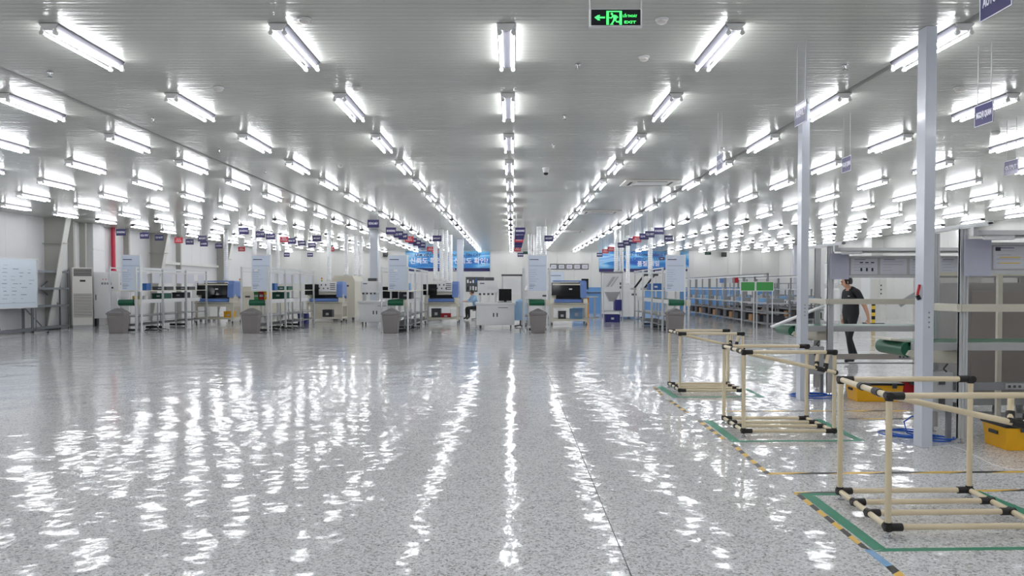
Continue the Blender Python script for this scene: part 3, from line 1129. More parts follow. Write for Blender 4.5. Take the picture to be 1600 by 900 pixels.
def head_bits(root, c, yaw, mat_hair, cap=False):
    """hair, eyes and ears round head centre c; the face looks along local -Y turned by yaw"""
    Rm = Matrix.Rotation(yaw, 4, 'Z')

    def W_(v):
        return Vector(c) + (Rm @ Vector(v))
    vs_, fs = [], []
    nu, nv = 16, 8
    for j in range(nv + 1):
        for i in range(nu):
            a_, b_ = 2 * PI * i / nu, PI * .66 * j / nv
            x, y, z = math.sin(b_) * math.cos(a_), math.sin(b_) * math.sin(a_), math.cos(b_)
            if y < -.35 and z < .42:            # leave the face free
                z = .42
                y = max(y, -.86)
            vs_.append(W_((x * .09, y * .112 + .01, z * .122 + .01)))
    for j in range(nv):
        for i in range(nu):
            fs.append((j * nu + i, j * nu + (i + 1) % nu, (j + 1) * nu + (i + 1) % nu, (j + 1) * nu + i))
    MB()._add(vs_, fs).build('hair', mat_hair, root, True)
    for s_ in (-1, 1):
        MB().lathe([(.001, -.01), (.008, -.005), (.01, 0), (.008, .005), (.001, .01)], 8, W_((s_ * .032, -.088, .0))).build('eye', 'hair', root, True)
        MB().lathe([(.001, -.03), (.012, -.018), (.016, .005), (.012, .022), (.001, .03)], 8, W_((s_ * .08, .01, -.01)), sx=.6).build('ear', 'skin', root, True)
    MB().bar(W_((-.024, -.092, -.058)), W_((.024, -.092, -.058)), .008, .007).build('mouth', 'cardboard', root)


# the man: faces local -Y, walking
J = {'pelvis': (0, 0, .96, (.17, .145)), 'waist': (0, .0, 1.1, (.165, .14)), 'chest': (0, .01, 1.28, (.185, .145)), 'collar': (0, .015, 1.42, (.11, .085)),
     'neck': (0, -.05, 1.48, .055), 'jaw': (0, -.12, 1.53, (.06, .07)), 'skull': (0, -.11, 1.605, (.074, .094)), 'crown': (0, -.1, 1.655, (.055, .068)),
     'nose': (-.035, -.2, 1.585, .012),
     'l_sh': (.17, .01, 1.4, .066), 'l_slv': (.215, .06, 1.25, .062), 'l_elb': (.24, .12, 1.13, .043), 'l_fore': (.25, .17, 1.01, .038), 'l_wri': (.255, .2, .9, .028), 'l_palm': (.255, .205, .84, (.022, .038)),
     'r_sh': (-.17, .01, 1.4, .066), 'r_slv': (-.21, .03, 1.24, .062), 'r_elb': (-.225, .05, 1.13, .043), 'r_fore': (-.23, .04, 1.01, .038), 'r_wri': (-.23, .03, .9, .028), 'r_palm': (-.228, .02, .84, (.022, .038)),
     'l_hip': (.09, 0, .9, .095), 'l_knee': (.1, -.12, .5, .062), 'l_ank': (.1, -.05, .1, .048), 'l_toe': (.11, -.22, .045, .038), 'l_heel': (.1, .0, .045, .036),
     'r_hip': (-.09, 0, .9, .095), 'r_knee': (-.1, .05, .5, .062), 'r_ank': (-.1, .22, .12, .048), 'r_toe': (-.11, .06, .045, .038), 'r_heel': (-.1, .27, .06, .036)}
B = [('pelvis', 'waist'), ('waist', 'chest'), ('chest', 'collar'), ('collar', 'neck'), ('neck', 'jaw'), ('jaw', 'skull'), ('skull', 'crown'), ('skull', 'nose'),
     ('collar', 'l_sh'), ('l_sh', 'l_slv'), ('l_slv', 'l_elb'), ('l_elb', 'l_fore'), ('l_fore', 'l_wri'), ('l_wri', 'l_palm'),
     ('collar', 'r_sh'), ('r_sh', 'r_slv'), ('r_slv', 'r_elb'), ('r_elb', 'r_fore'), ('r_fore', 'r_wri'), ('r_wri', 'r_palm'),
     ('pelvis', 'l_hip'), ('l_hip', 'l_knee'), ('l_knee', 'l_ank'), ('l_ank', 'l_toe'), ('l_ank', 'l_heel'),
     ('pelvis', 'r_hip'), ('r_hip', 'r_knee'), ('r_knee', 'r_ank'), ('r_ank', 'r_toe'), ('r_ank', 'r_heel')]
COL = {}
for k in J:
    COL[k] = 'skin'
for k in ('pelvis', 'waist', 'chest', 'collar', 'l_sh', 'l_slv', 'r_sh', 'r_slv'):
    COL[k] = 'shirt_black'
for k in ('l_hip', 'r_hip', 'l_knee', 'r_knee', 'l_ank', 'r_ank'):
    COL[k] = 'trouser_black'
for k in ('l_toe', 'l_heel', 'r_toe', 'r_heel'):
    COL[k] = 'shoe'
for s_ in ('l', 'r'):
    px_, py_, pz_, _ = J[s_ + '_palm']
    for i, (off, ln) in enumerate(((-.03, .062), (-.01, .075), (.01, .07), (.03, .055))):
        a_, b_ = '%s_f%da' % (s_, i), '%s_f%db' % (s_, i)
        J[a_] = (px_, py_ + off, pz_ - .05, .0095)
        J[b_] = (px_ + (-.012 if s_ == 'l' else .012), py_ + off - .006, pz_ - .05 - ln, .008)
        B += [(s_ + '_palm', a_), (a_, b_)]
        COL[a_] = COL[b_] = 'skin'
    J[s_ + '_th1'] = (px_ + (-.01 if s_ == 'l' else .01), py_ - .045, pz_ - .005, .0105)
    J[s_ + '_th2'] = (px_ + (-.015 if s_ == 'l' else .015), py_ - .062, pz_ - .05, .009)
    B += [(s_ + '_palm', s_ + '_th1'), (s_ + '_th1', s_ + '_th2')]
    COL[s_ + '_th1'] = COL[s_ + '_th2'] = 'skin'
man = person('person', 'man in black T-shirt and trousers walking left behind the workstation', (D(1329, 500, 15.6).x, 15.6, 0), R(-72), J, B, COL, None)
head_bits(man, (0, -.112, 1.598), R(-25), 'hair')
MB().box(.05, .1, -.118, -.112, 1.31, 1.325).build('chest_logo', 'light_grey', man)

# a worker seated far behind in a pale blue smock
J2 = {'pelvis': (0, 0, .56, (.17, .14)), 'waist': (0, -.02, .72, (.16, .12)), 'chest': (0, -.08, .92, (.19, .13)), 'collar': (0, -.13, 1.07, (.11, .085)),
      'neck': (0, -.17, 1.13, .055), 'jaw': (0, -.23, 1.17, (.06, .07)), 'skull': (0, -.235, 1.24, (.078, .095)), 'crown': (0, -.22, 1.3, (.06, .07)), 'nose': (0, -.33, 1.215, .013),
      'l_sh': (.18, -.12, 1.04, .068), 'l_elb': (.23, -.3, .84, .052), 'l_wri': (.14, -.5, .84, .034), 'l_palm': (.11, -.57, .84, .03),
      'r_sh': (-.18, -.12, 1.04, .068), 'r_elb': (-.23, -.3, .84, .052), 'r_wri': (-.14, -.5, .84, .034), 'r_palm': (-.11, -.57, .84, .03),
      'l_hip': (.1, -.05, .54, .1), 'l_knee': (.12, -.44, .54, .07), 'l_ank': (.12, -.42, .12, .05), 'l_toe': (.13, -.58, .045, .04),
      'r_hip': (-.1, -.05, .54, .1), 'r_knee': (-.12, -.44, .54, .07), 'r_ank': (-.12, -.42, .12, .05), 'r_toe': (-.13, -.58, .045, .04)}
B2 = [('pelvis', 'waist'), ('waist', 'chest'), ('chest', 'collar'), ('collar', 'neck'), ('neck', 'jaw'), ('jaw', 'skull'), ('skull', 'crown'), ('skull', 'nose'),
      ('collar', 'l_sh'), ('l_sh', 'l_elb'), ('l_elb', 'l_wri'), ('l_wri', 'l_palm'), ('collar', 'r_sh'), ('r_sh', 'r_elb'), ('r_elb', 'r_wri'), ('r_wri', 'r_palm'),
      ('pelvis', 'l_hip'), ('l_hip', 'l_knee'), ('l_knee', 'l_ank'), ('l_ank', 'l_toe'), ('pelvis', 'r_hip'), ('r_hip', 'r_knee'), ('r_knee', 'r_ank'), ('r_ank', 'r_toe')]
COL2 = {k: 'smock' for k in J2}
for k in ('neck', 'jaw', 'skull', 'crown', 'nose', 'l_palm', 'r_palm'):
    COL2[k] = 'skin'
for k in ('l_knee', 'r_knee', 'l_ank', 'r_ank'):
    COL2[k] = 'trouser_black'
for k in ('l_toe', 'r_toe'):
    COL2[k] = 'shoe'
for s_ in ('l', 'r'):
    px_, py_, pz_, _ = J2[s_ + '_palm']
    for i, off in enumerate((-.028, -.01, .01, .028)):
        J2['%s_f%d' % (s_, i)] = (px_ + off, py_ - .085, pz_ - .012, .009)
        COL2['%s_f%d' % (s_, i)] = 'skin'
        B2.append((s_ + '_palm', '%s_f%d' % (s_, i)))
    J2[s_ + '_th'] = (px_ + (-.05 if s_ == 'l' else .05), py_ - .03, pz_, .01)
    COL2[s_ + '_th'] = 'skin'
    B2.append((s_ + '_palm', s_ + '_th'))
WX, WY = D(744, 470, 36).x, 36.
wk = person('person', 'worker in a pale blue smock seated at a bench far behind', (WX, WY, 0), R(-60), J2, B2, COL2, None)
head_bits(wk, (0, -.235, 1.235), 0, 'hair')
t = thing('stool', 'round grey work stool under the seated worker', 'stool', (WX, WY, 0))
MB().cyl((0, 0, .405), (0, 0, .44), .17, 18).build('seat', 'dark_grey', t, True)
MB().cyl((0, 0, .06), (0, 0, .405), .025, 10).build('pillar', 'chrome', t, True)
for a_ in range(5):
    MB().bar((0, 0, .05), (.25 * math.cos(a_ * 1.2566), .25 * math.sin(a_ * 1.2566), .03), .035, .03).build('foot', 'black', t)

# ------------------------------------------------------------------ production lines (front ends about 26 m away)
LINES = [(-12.60, 195), (-8.30, 403), (-3.78, 619), (.84, 840), (5.40, 1059)]
YE = 25.9
me_lp = MB().box(-.03, .03, -.03, .03, 0, 2.15).mesh('post', 'alu')
lidp = [(-.24, -.2), (.24, -.2), (.24, .2), (-.24, .2)]


def bin_at(x, y, lab):
    t = thing('rubbish_bin', lab, 'bin', (x, y, 0), group='grey lidded bins at the line ends')
    MB().hexa([(-.22, -.18, 0), (.22, -.18, 0), (.22, .18, 0), (-.22, .18, 0), (-.27, -.22, .6), (.27, -.22, .6), (.27, .22, .6), (-.27, .22, .6)]).build('body', 'bin_grey', t, bevel=.02)
    MB().box(-.29, .29, -.24, .24, .6, .66).build('rim', 'bin_grey', t, bevel=.012)
    l_ = MB().prism([(-.27, .66), (.27, .66), (.27, .68), (.02, .8), (-.02, .8), (-.27, .68)], 'y', -.21, .21).build('lid', 'bin_grey', t, bevel=.008)
    MB().box(-.2, .2, -.215, -.205, .665, .7).build('flap', 'mid_grey', l_)
    return t


def notice(x, y, lab, logo=False):
    t = thing('notice_board', lab, 'notice board', (x, y, 0), group='pale notice boards at the line ends')
    b_ = MB().box(-.305, .305, 0, .012, 1.36, 2.53).build('panel', 'notice', t)
    for q_ in ((-.32, -.3, 1.34, 2.55), (.3, .32, 1.34, 2.55), (-.3, .3, 1.34, 1.36), (-.3, .3, 2.53, 2.55)):
        MB().box(q_[0], q_[1], -.008, .02, q_[2], q_[3]).build('frame_bar', 'white', t)
    MB().box(.3, .345, .02, .065, 0, 2.56).build('post', 'white', t)
    MB().box(-.26, .04, -.002, 0, 2.385, 2.41).build('printed_heading', 'print_dark', b_)
    ln = MB().box(-.27, .27, -.002, 0, 2.19, 2.2)
    for i, u in enumerate((-.02, -.06, .0, -.08, .05, -.04, -.1, -.03)):
        ln.box(-.27, u, -.002, 0, 2.05 - i * .075, 2.056 - i * .075)
    for i in range(3):
        ln.box(-.27, -.08 - .03 * i, -.002, 0, 1.55 - i * .055, 1.562 - i * .055)
    ln.build('printed_lines', 'print', b_)
    if logo:
        MB().prism([(-.14, 2.41), (-.02, 2.5), (.06, 2.48), (-.03, 2.47), (-.1, 2.41)], 'y', -.002, 0).build('printed_swoosh', 'white', b_)
    return t


def conveyor(x, y, L_, lab, w_=.5):
    t = thing('belt_conveyor', lab, 'conveyor', (x, y, 0), group='green belt conveyors of the lines')
    MB().cyl((-w_ / 2, 0, .97), (w_ / 2, 0, .97), .1, 20).build('end_roller', 'green_belt', t, True)
    MB().box(-w_ / 2, w_ / 2, 0, L_, .99, 1.065).build('belt', 'green_belt', t)
    for s_ in (-1, 1):
        MB().box(s_ * (w_ / 2 + .03) - .025, s_ * (w_ / 2 + .03) + .025, -.02, L_, .94, 1.07).build('side_rail', 'white', t)
        yy = .15
        while yy < L_:
            MB().box(s_ * (w_ / 2 + .03) - .02, s_ * (w_ / 2 + .03) + .02, yy, yy + .04, 0, .94).build('leg', 'alu', t)
            yy += 1.5
    MB().box(w_ / 2 + .06, w_ / 2 + .2, -.1, .1, .86, 1.07).build('motor_cover', 'cream', t)
    MB().box(-w_ / 2, w_ / 2, .3, L_ - .2, .5, .53).build('tie_rail', 'light_grey', t)
    return t


def bench(x, y, bays, bay, lab, w_=.8, side=1, sheets=True):
    """shelved aluminium bench running away from the viewer; x is its outer (left) edge"""
    t = thing('line_bench', lab, 'bench', (x, y, 0), group='shelved benches along the lines')
    L_ = bays * bay
    for i in range(bays + 1):
        for xx in (0, w_):
            link('post', me_lp, t, (xx, i * bay, 0))
            MB().cyl((xx, i * bay, -0.0), (xx, i * bay, .01), .035, 8).build('foot', 'dark_grey', t)
    for z, m_ in ((1.35, 'cream'),):
        for i in range(bays):
            MB().box(-.02, w_ + .02, i * bay + .03, (i + 1) * bay - .03, z, z + .025).build('shelf', m_, t)
    for z in (.5, .2):
        for i in range(bays):
            MB().box(.0, w_, i * bay + .02, (i + 1) * bay - .02, z, z + .02).build('lower_shelf', 'mid_grey', t)
    for xx in (0, w_):
        for z in (2.1, 1.98):
            MB().box(xx - .02, xx + .02, 0, L_, z, z + .04).build('top_rail', 'alu', t)
    MB().box(w_ / 2 - .05, w_ / 2 + .05, .1, L_ - .1, 2.0, 2.06).build('lamp_hood', 'white', t)
    if sheets:
        for i in range(bays):
            for u in (.12, .62):
                sx = w_ - .03 if side > 0 else .03
                MB().box(sx - .003, sx + .003, i * bay + u * bay, i * bay + (u + .3) * bay, 1.62, 1.96).build('hanging_sheet', 'paper', t)
    for i in range(bays):
        MB().box(.1, w_ - .1, i * bay + .3, i * bay + .34, .02, .1).build('cable_tray', 'dark_grey', t)
    return t


def crate(x, y, z, sx, sy, sz, mat, lab, cat='crate'):
    t = thing('storage_crate', lab, cat, (x, y, z), group='plastic crates on the lines')
    th = .012
    MB().box(-sx / 2, sx / 2, -sy / 2, sy / 2, 0, th).build('base', mat, t)
    for q_ in ((-sx / 2, sx / 2, -sy / 2, -sy / 2 + th), (-sx / 2, sx / 2, sy / 2 - th, sy / 2), (-sx / 2, -sx / 2 + th, -sy / 2 + th, sy / 2 - th), (sx / 2 - th, sx / 2, -sy / 2 + th, sy / 2 - th)):
        MB().box(q_[0], q_[1], q_[2], q_[3], th, sz).build('side', mat, t)
    MB().box(-sx / 2 - .01, sx / 2 + .01, -sy / 2 - .012, -sy / 2, sz - .04, sz).build('rim', mat, t)
    MB().box(-.06, .06, -sy / 2 - .004, -sy / 2, sz * .35, sz * .62).build('card', 'paper', t)
    return t


def mounter(x, y, lab, style, w_=1.5):
    """chip mounting machine on a framed table, facing the viewer; x is its centre, y its front"""
    t = thing('mounting_machine', lab, 'machine', (x, y, 0), group='blue and cream mounting machines')
    h = w_ / 2
    D_ = 1.05
    for sx in (-h + .04, h - .04):
        for yy in (.04, D_ - .04):
            l_ = MB().box(sx - .04, sx + .04, yy - .04, yy + .04, .1, .8).build('leg', 'cream', t)
            MB().cyl((sx - .02, yy, .045), (sx + .02, yy, .045), .045, 12).box(sx - .015, sx + .015, yy - .02, yy + .02, .06, .1).build('castor', 'dark_grey', l_, True)
    for z0, z1 in ((.16, .24), (.68, .8)):
        for yy in (0, D_ - .08):
            MB().box(-h + .08, h - .08, yy + .01, yy + .07, z0, z1).build('rail', 'cream', t)
        for sx in (-h, h - .08):
            MB().box(sx + .01, sx + .07, .08, D_ - .08, z0, z1).build('rail', 'cream', t)
    MB().box(-h + .07, h - .07, .08, D_ - .08, .16, .18).build('lower_shelf', 'cream', t)
    MB().box(-h - .03, h + .03, -.03, D_ + .03, .8, .86).build('table_top', 'cream', t, bevel=.006)
    MB().box(-h + .1, h - .1, -.034, -.03, .815, .83).build('table_slot', 'dark_grey', t)
    # machine body
    MB().box(-h + .06, h - .1, .18, D_, .86, 1.62).build('body', 'cream', t)
    MB().prism([(-.0, .86), (.35, .86), (.35, 1.2), (.06, 1.02)], 'x', h - .16, h + .0).build('side_foot', 'cream', t)
    MB().prism([(-.0, .86), (.35, .86), (.35, 1.2), (.06, 1.02)], 'x', -h, -h + .12).build('side_foot', 'cream', t)
    MB().prism([(.08, 1.06), (.3, 1.1), (.8, 1.1), (D_, 1.0), (D_, 1.56), (.9, 1.72), (.3, 1.72), (.16, 1.6)], 'x', h - .27, h - .02).build('end_cover', 'machine_blue', t, bevel=.02)
    MB().prism([(.08, .88), (.08, .98), (.17, 1.02), (.17, .88)], 'x', -h + .12, h - .2).build('front_lip', 'machine_blue', t, bevel=.01)
    MB().box(-h + .2, h - .22, .17, .18, 1.02, 1.17).build('feeder_slot', 'screen', t)
    if style == 'hood':
        MB().prism([(.3, 1.7), (.98, 1.7), (.98, 1.745), (.3, 1.745)], 'x', -h + .1, h - .06).build('top_cover', 'machine_blue', t)
        hd_ = MB().prism([(.1, 1.16), (.14, 1.16), (.24, 1.66), (.2, 1.66)], 'x', -h + .02, h - .28).build('hood_window', 'screen', t)
        MB().box(.0, .12, .14, .15, 1.38, 1.43).build('maker_plate', 'letter', hd_)
    else:
        MB().box(-h - .05, -h + .52, .0, .05, 1.16, 1.6).build('monitor', 'screen', t, bevel=.008)
        MB().bar((-h + .2, .05, 1.35), (-h + .2, .2, 1.35), .05).build('monitor_arm', 'dark_grey', t)
        pa = MB().box(-h + .42, h - .27, .1, .14, 1.3, 1.7).build('front_panel', 'white', t, bevel=.006)
        rnd = random.Random(3)
        for i in range(5):
            u = -h + .5 + i * .09
            MB().box(u, u + .05, .095, .1, 1.4 + .14 * (i % 2), 1.46 + .15 * (i % 2)).build('panel_mark', 'dark_grey', pa)
        for i in range(4):
            MB().box(h - .53, h - .31, .095, .1, 1.38 + i * .075, 1.41 + i * .075).build('vent_slot', 'dark_grey', pa)
    return t


def printer(x, y, lab, w_=1.4, mon=True):
    """white cabinet with doors, top-mounted head, monitor"""
    t = thing('printer_cabinet', lab, 'machine', (x, y, 0), group='white printer cabinets')
    h = w_ / 2
    MB().box(-h + .02, h - .02, 0.0, .85, .12, .86).build('cabinet', 'white', t, bevel=.008)
    MB().box(-h - .03, h + .03, -.04, .9, .86, .94).build('worktop', 'white', t, bevel=.008)
    for s_ in (-1, 1):
        d_ = MB().box(min(s_ * .005, s_ * (h - .06)), max(s_ * .005, s_ * (h - .06)), -.014, 0, .16, .82).build('door', 'white', t, bevel=.004)
        MB().box(s_ * .065 - .02, s_ * .065 + .02, -.02, -.014, .42, .56).build('handle', 'black', d_)
        for yy in (.1, .75):
            MB().cyl((s_ * (h - .15) - .02, yy, .05), (s_ * (h - .15) + .02, yy, .05), .05, 12).box(s_ * (h - .15) - .03, s_ * (h - .15) + .03, yy - .03, yy + .03, .08, .12).build('castor', 'dark_grey', t, True)
    MB().box(.1, .45, -.016, -.014, .74, .76).build('printed_name', 'dark_grey', t)
    # printing head
    MB().box(-h + .1, -h + .16, .3, .8, .94, 1.3).build('support', 'alu', t)
    MB().box(-.02, .04, .3, .8, .94, 1.3).build('support', 'alu', t)
    hb = MB().box(-h + .05, .1, .25, .85, 1.27, 1.72).build('head_cover', 'white', t, bevel=.01)
    MB().box(-h + .14, -h + .3, .242, .25, 1.6, 1.64).build('badge', 'print', hb)
    for i in range(4):
        MB().box(-h + .1 + i * .15, -h + .18 + i * .15, .26, .32, 1.2, 1.27).build('clamp', 'dark_grey', hb)
    MB().box(-h + .3, -h + .64, .4, .7, 1.72, 1.84).build('top_unit', 'dark_grey', hb, bevel=.02)
    if mon:
        m_ = MB().box(.12, .58, .1, .15, .99, 1.42).build('monitor', 'screen', t, bevel=.01)
        MB().box(.3, .4, .12, .2, .94, 1.0).build('stand', 'black', m_)
        MB().box(.08, .6, -.02, .1, .94, .965).build('keyboard', 'dark_grey', t)
    return t


CXS = [-12.78, -8.45, -3.86, .82, 5.45]
for i, (x, px) in enumerate(LINES):
    nm = LN[i]
    bin_at(x - .13 if i != 3 else x, YE - .25, 'grey lidded bin at the front end of the ' + nm)
    notice(x, YE + .35, 'pale blue notice board on a post at the front of the ' + nm, i == 4)
    conveyor(CXS[i], YE + .42, 5.4 if i < 3 else (2.2 if i == 3 else 6.4), 'green belt conveyor running back from the bin of the ' + nm)

bench(-13.2, 26.05, 3, 2.0, 'long shelved bench of the leftmost line', w_=.86, side=1)
bench(-8.87, 26.05, 3, 2.0, 'shelved bench with coloured bins on the second line', w_=.86, side=1)
bench(-4.28, 26.05, 3, 2.0, 'shelved bench beside the middle notice board', w_=.86, side=1)
bench(.4, 26.45, 1, 2.0, 'short shelved bench behind the fourth notice board', w_=.86, side=-1, sheets=False)
bench(5.02, 26.45, 3, 2.0, 'shelved bench with arms on the rightmost line', w_=.86, side=-1, sheets=False)

mounter(D(340, 470, 32.8).x, 32.4, 'blue mounting machine with black hood on the leftmost line', 'hood', 1.55)
mounter(D(510, 470, 33.4).x, 33.0, 'blue mounting machine with white panel on the second line from the left', 'panel', 1.5)
mounter(D(691, 470, 32.8).x, 32.4, 'blue mounting machine with white panel on the middle line', 'panel', 1.4)
mounter(D(889, 470, 31.2).x, 31.0, 'blue mounting machine with black hood right of the fourth notice board', 'hood', 1.42)
printer(D(588, 470, 31.3).x, 31.0, 'white printer cabinet between the second and middle lines', 1.3, False)
printer(D(774, 490, 28.4).x, 28.4, 'large white printer cabinet with black monitor near the centre')

# monitor beside the middle line's board, crates, tins and trays
t = thing('desk_monitor', 'dark monitor behind the middle notice board', 'monitor', (D(612, 460, 31.3).x, 31.3, .94))
MB().box(-.36, .36, 0, .05, .1, .56).build('screen', 'screen', t, bevel=.01)
MB().box(-.1, .1, -.08, .12, 0, .02).build('base', 'black', t)
MB().box(-.03, .03, .02, .06, .02, .12).build('stand', 'black', t)
Z1, Z2 = 1.376, 1.066
CR = [(-12.65, 27.1, Z1, .5, .35, .24, 'crate_blue', 'blue crate on the upper shelf of the leftmost bench'),
      (-12.7, 28.9, Z1, .5, .6, .13, 'dark_grey', 'dark tray on the upper shelf of the leftmost bench'),
      (-12.7, 30.9, Z1, .5, .6, .13, 'dark_grey', 'dark tray at the far end of the leftmost bench'),
      (-12.75, 28.9, Z2, .45, .6, .2, 'green_tray', 'green tray on the belt of the leftmost line'),
      (-12.75, 30.6, Z2, .45, .6, .22, 'dark_grey', 'dark box on the belt of the leftmost line'),
      (-8.3, 27.1, Z1, .5, .35, .24, 'crate_blue', 'blue crate on the upper shelf of the second bench'),
      (-8.4, 29.2, Z1, .5, .6, .14, 'green_tray', 'green tray on the upper shelf of the second bench'),
      (-8.62, 26.9, Z2, .15, .3, .26, 'green_board', 'green bin on the belt of the second line'),
      (-8.45, 26.9, Z2, .15, .3, .27, 'red', 'red bin on the belt of the second line'),
      (-8.28, 26.9, Z2, .15, .3, .25, 'yellow', 'yellow bin on the belt of the second line'),
      (-8.45, 29.0, Z2, .45, .7, .24, 'green_tray', 'green tray on the belt of the second line'),
      (-3.72, 27.2, Z1, .5, .35, .26, 'pale_blue', 'pale blue crate on the shelf of the middle bench'),
      (-3.86, 29.0, Z2, .45, .7, .24, 'dark_grey', 'dark tray on the belt of the middle line'),
      (.85, 27.4, Z1, .5, .4, .22, 'dark_grey', 'dark tray on the shelf behind the fourth notice board'),
      (5.45, 30.3, Z1, .5, .5, .25, 'crate_blue', 'blue crate on the shelf of the rightmost line')]
for q in CR:
    crate(*q)
# yellow tape roll and round tins
for x, y, z, m_, lab in ((-12.9, 27.2, Z2, 'yellow_soft', 'yellow roll of tape on the belt of the leftmost line'), (-12.62, 27.3, Z2, 'white', 'small white tub on the belt of the leftmost line')):
    t = thing('tape_roll', lab, 'roll', (x, y, z))
    MB().lathe([(.09, 0), (.1, .01), (.1, .11), (.09, .12)], 18).build('roll', m_, t, True)
    MB().lathe([(.04, .119), (.04, .124)], 14).build('core', 'cardboard', t, True)
# things under the machines
for x, y, sx, sy, sz, m_, lab in ((D(359, 488, 33).x, 33.0, .36, .4, .3, 'yellow', 'yellow bucket like crate under the leftmost mounting machine'),
                                  (D(697, 495, 32.9).x, 32.9, .4, .3, .22, 'red', 'red crate under the middle mounting machine'),
                                  (D(878, 490, 31.5).x, 31.5, .3, .3, .36, 'dark_grey', 'dark case under the fourth line mounting machine'),
                                  (D(682, 490, 32.9).x, 32.9, .38, .4, .42, 'dark_grey', 'dark case under the middle mounting machine'),
                                  (D(513, 490, 33.6).x, 33.6, .4, .4, .35, 'dark_grey', 'dark case under the second mounting machine'),
                                  (D(478, 497, 33.).x, 32.6, .36, .4, .4, 'navy_crate', 'navy crate left of the second mounting machine'),
                                  (D(890, 488, 31.7).x + .25, 31.6, .5, .3, .45, 'pale_blue', 'pale blue bin under the fourth line mounting machine')):
    crate(x, y, 0.181 if 'under' in lab else 0, sx, sy, sz, m_, lab)

# pale blue smock over a chair beside the large printer cabinet
t = thing('draped_chair', 'chair draped with a pale blue smock right of the large printer cabinet', 'chair', (D(813, 500, 29.6).x, 29.6, 0))
MB().lathe([(.26, .25), (.25, .5), (.22, .75), (.2, .95), (.12, 1.02), (.03, 1.04)], 18, sy=.8).build('smock', 'smock', t, True)
MB().cyl((0, 0, .06), (0, 0, .3), .03, 10).build('pillar', 'dark_grey', t, True)
for a_ in range(5):
    MB().bar((0, 0, .06), (.26 * math.cos(a_ * 1.2566), .26 * math.sin(a_ * 1.2566), .03), .04, .04).build('foot', 'black', t)

# loader tower on the rightmost line
lx = D(957, 470, 33.6).x
t = thing('loader_tower', 'tall white loader with slanted window on the rightmost line', 'machine', (lx, 33.4, 0))
for sx in (-.42, .38):
    for yy in (0, .8):
        MB().box(sx, sx + .04, yy, yy + .04, 0, 2.08).build('post', 'alu', t)
MB().box(-.43, .43, -.01, .85, 2.08, 2.13).build('top', 'mid_grey', t)
b_ = MB().box(-.38, .38, .02, .8, 1.3, 2.06).build('upper_cover', 'white', t, bevel=.01)
MB().prism([(-.3, 1.5), (-.18, 1.5), (.12, 1.92), (-.02, 1.92)], 'y', .008, .02).build('window', 'light_grey', b_)
MB().prism([(-.12, 1.5), (-.06, 1.5), (.24, 1.92), (.17, 1.92)], 'y', .008, .02).build('window', 'light_grey', b_)
for i in range(2):
    MB().box(.28, .34, .005, .02, 1.42 + .16 * i, 1.52 + .16 * i).build('switch', 'dark_grey', b_)
MB().hexa([(-.12, .2, .88), (.12, .2, .88), (.12, .6, .88), (-.12, .6, .88), (-.28, .05, 1.28), (.3, .05, 1.28), (.3, .75, 1.28), (-.28, .75, 1.28)]).build('hopper', 'light_grey', t)
MB().box(-.4, .4, .02, .8, .45, .49).build('shelf', 'light_grey', t)
MB().box(.1, .38, .1, .7, .5, .95).build('motor_box', 'navy_crate', t)
crate(lx, 33.8, 0, .62, .5, .32, 'navy_crate', 'navy crate standing under the loader tower')
# slanted arms on the rightmost line
for k, (px, lab) in enumerate(((988, 'left slanted black pick-up arm on the rightmost line'), (1002, 'right slanted black pick-up arm on the rightmost line'))):
    q = D(px, 475, 31.5)
    t = thing('pickup_arm', lab, 'arm', (q.x, 31.2 - k * .25, 1.4))
    MB().bar((0, 0, .0), (.42, 0, .56), .05, .07).build('arm', 'black', t)
    MB().box(-.12, .1, -.1, .1, -.02, .06).build('base', 'light_grey', t)
    MB().box(.36, .56, -.06, .06, .52, .6).build('gripper', 'dark_grey', t)
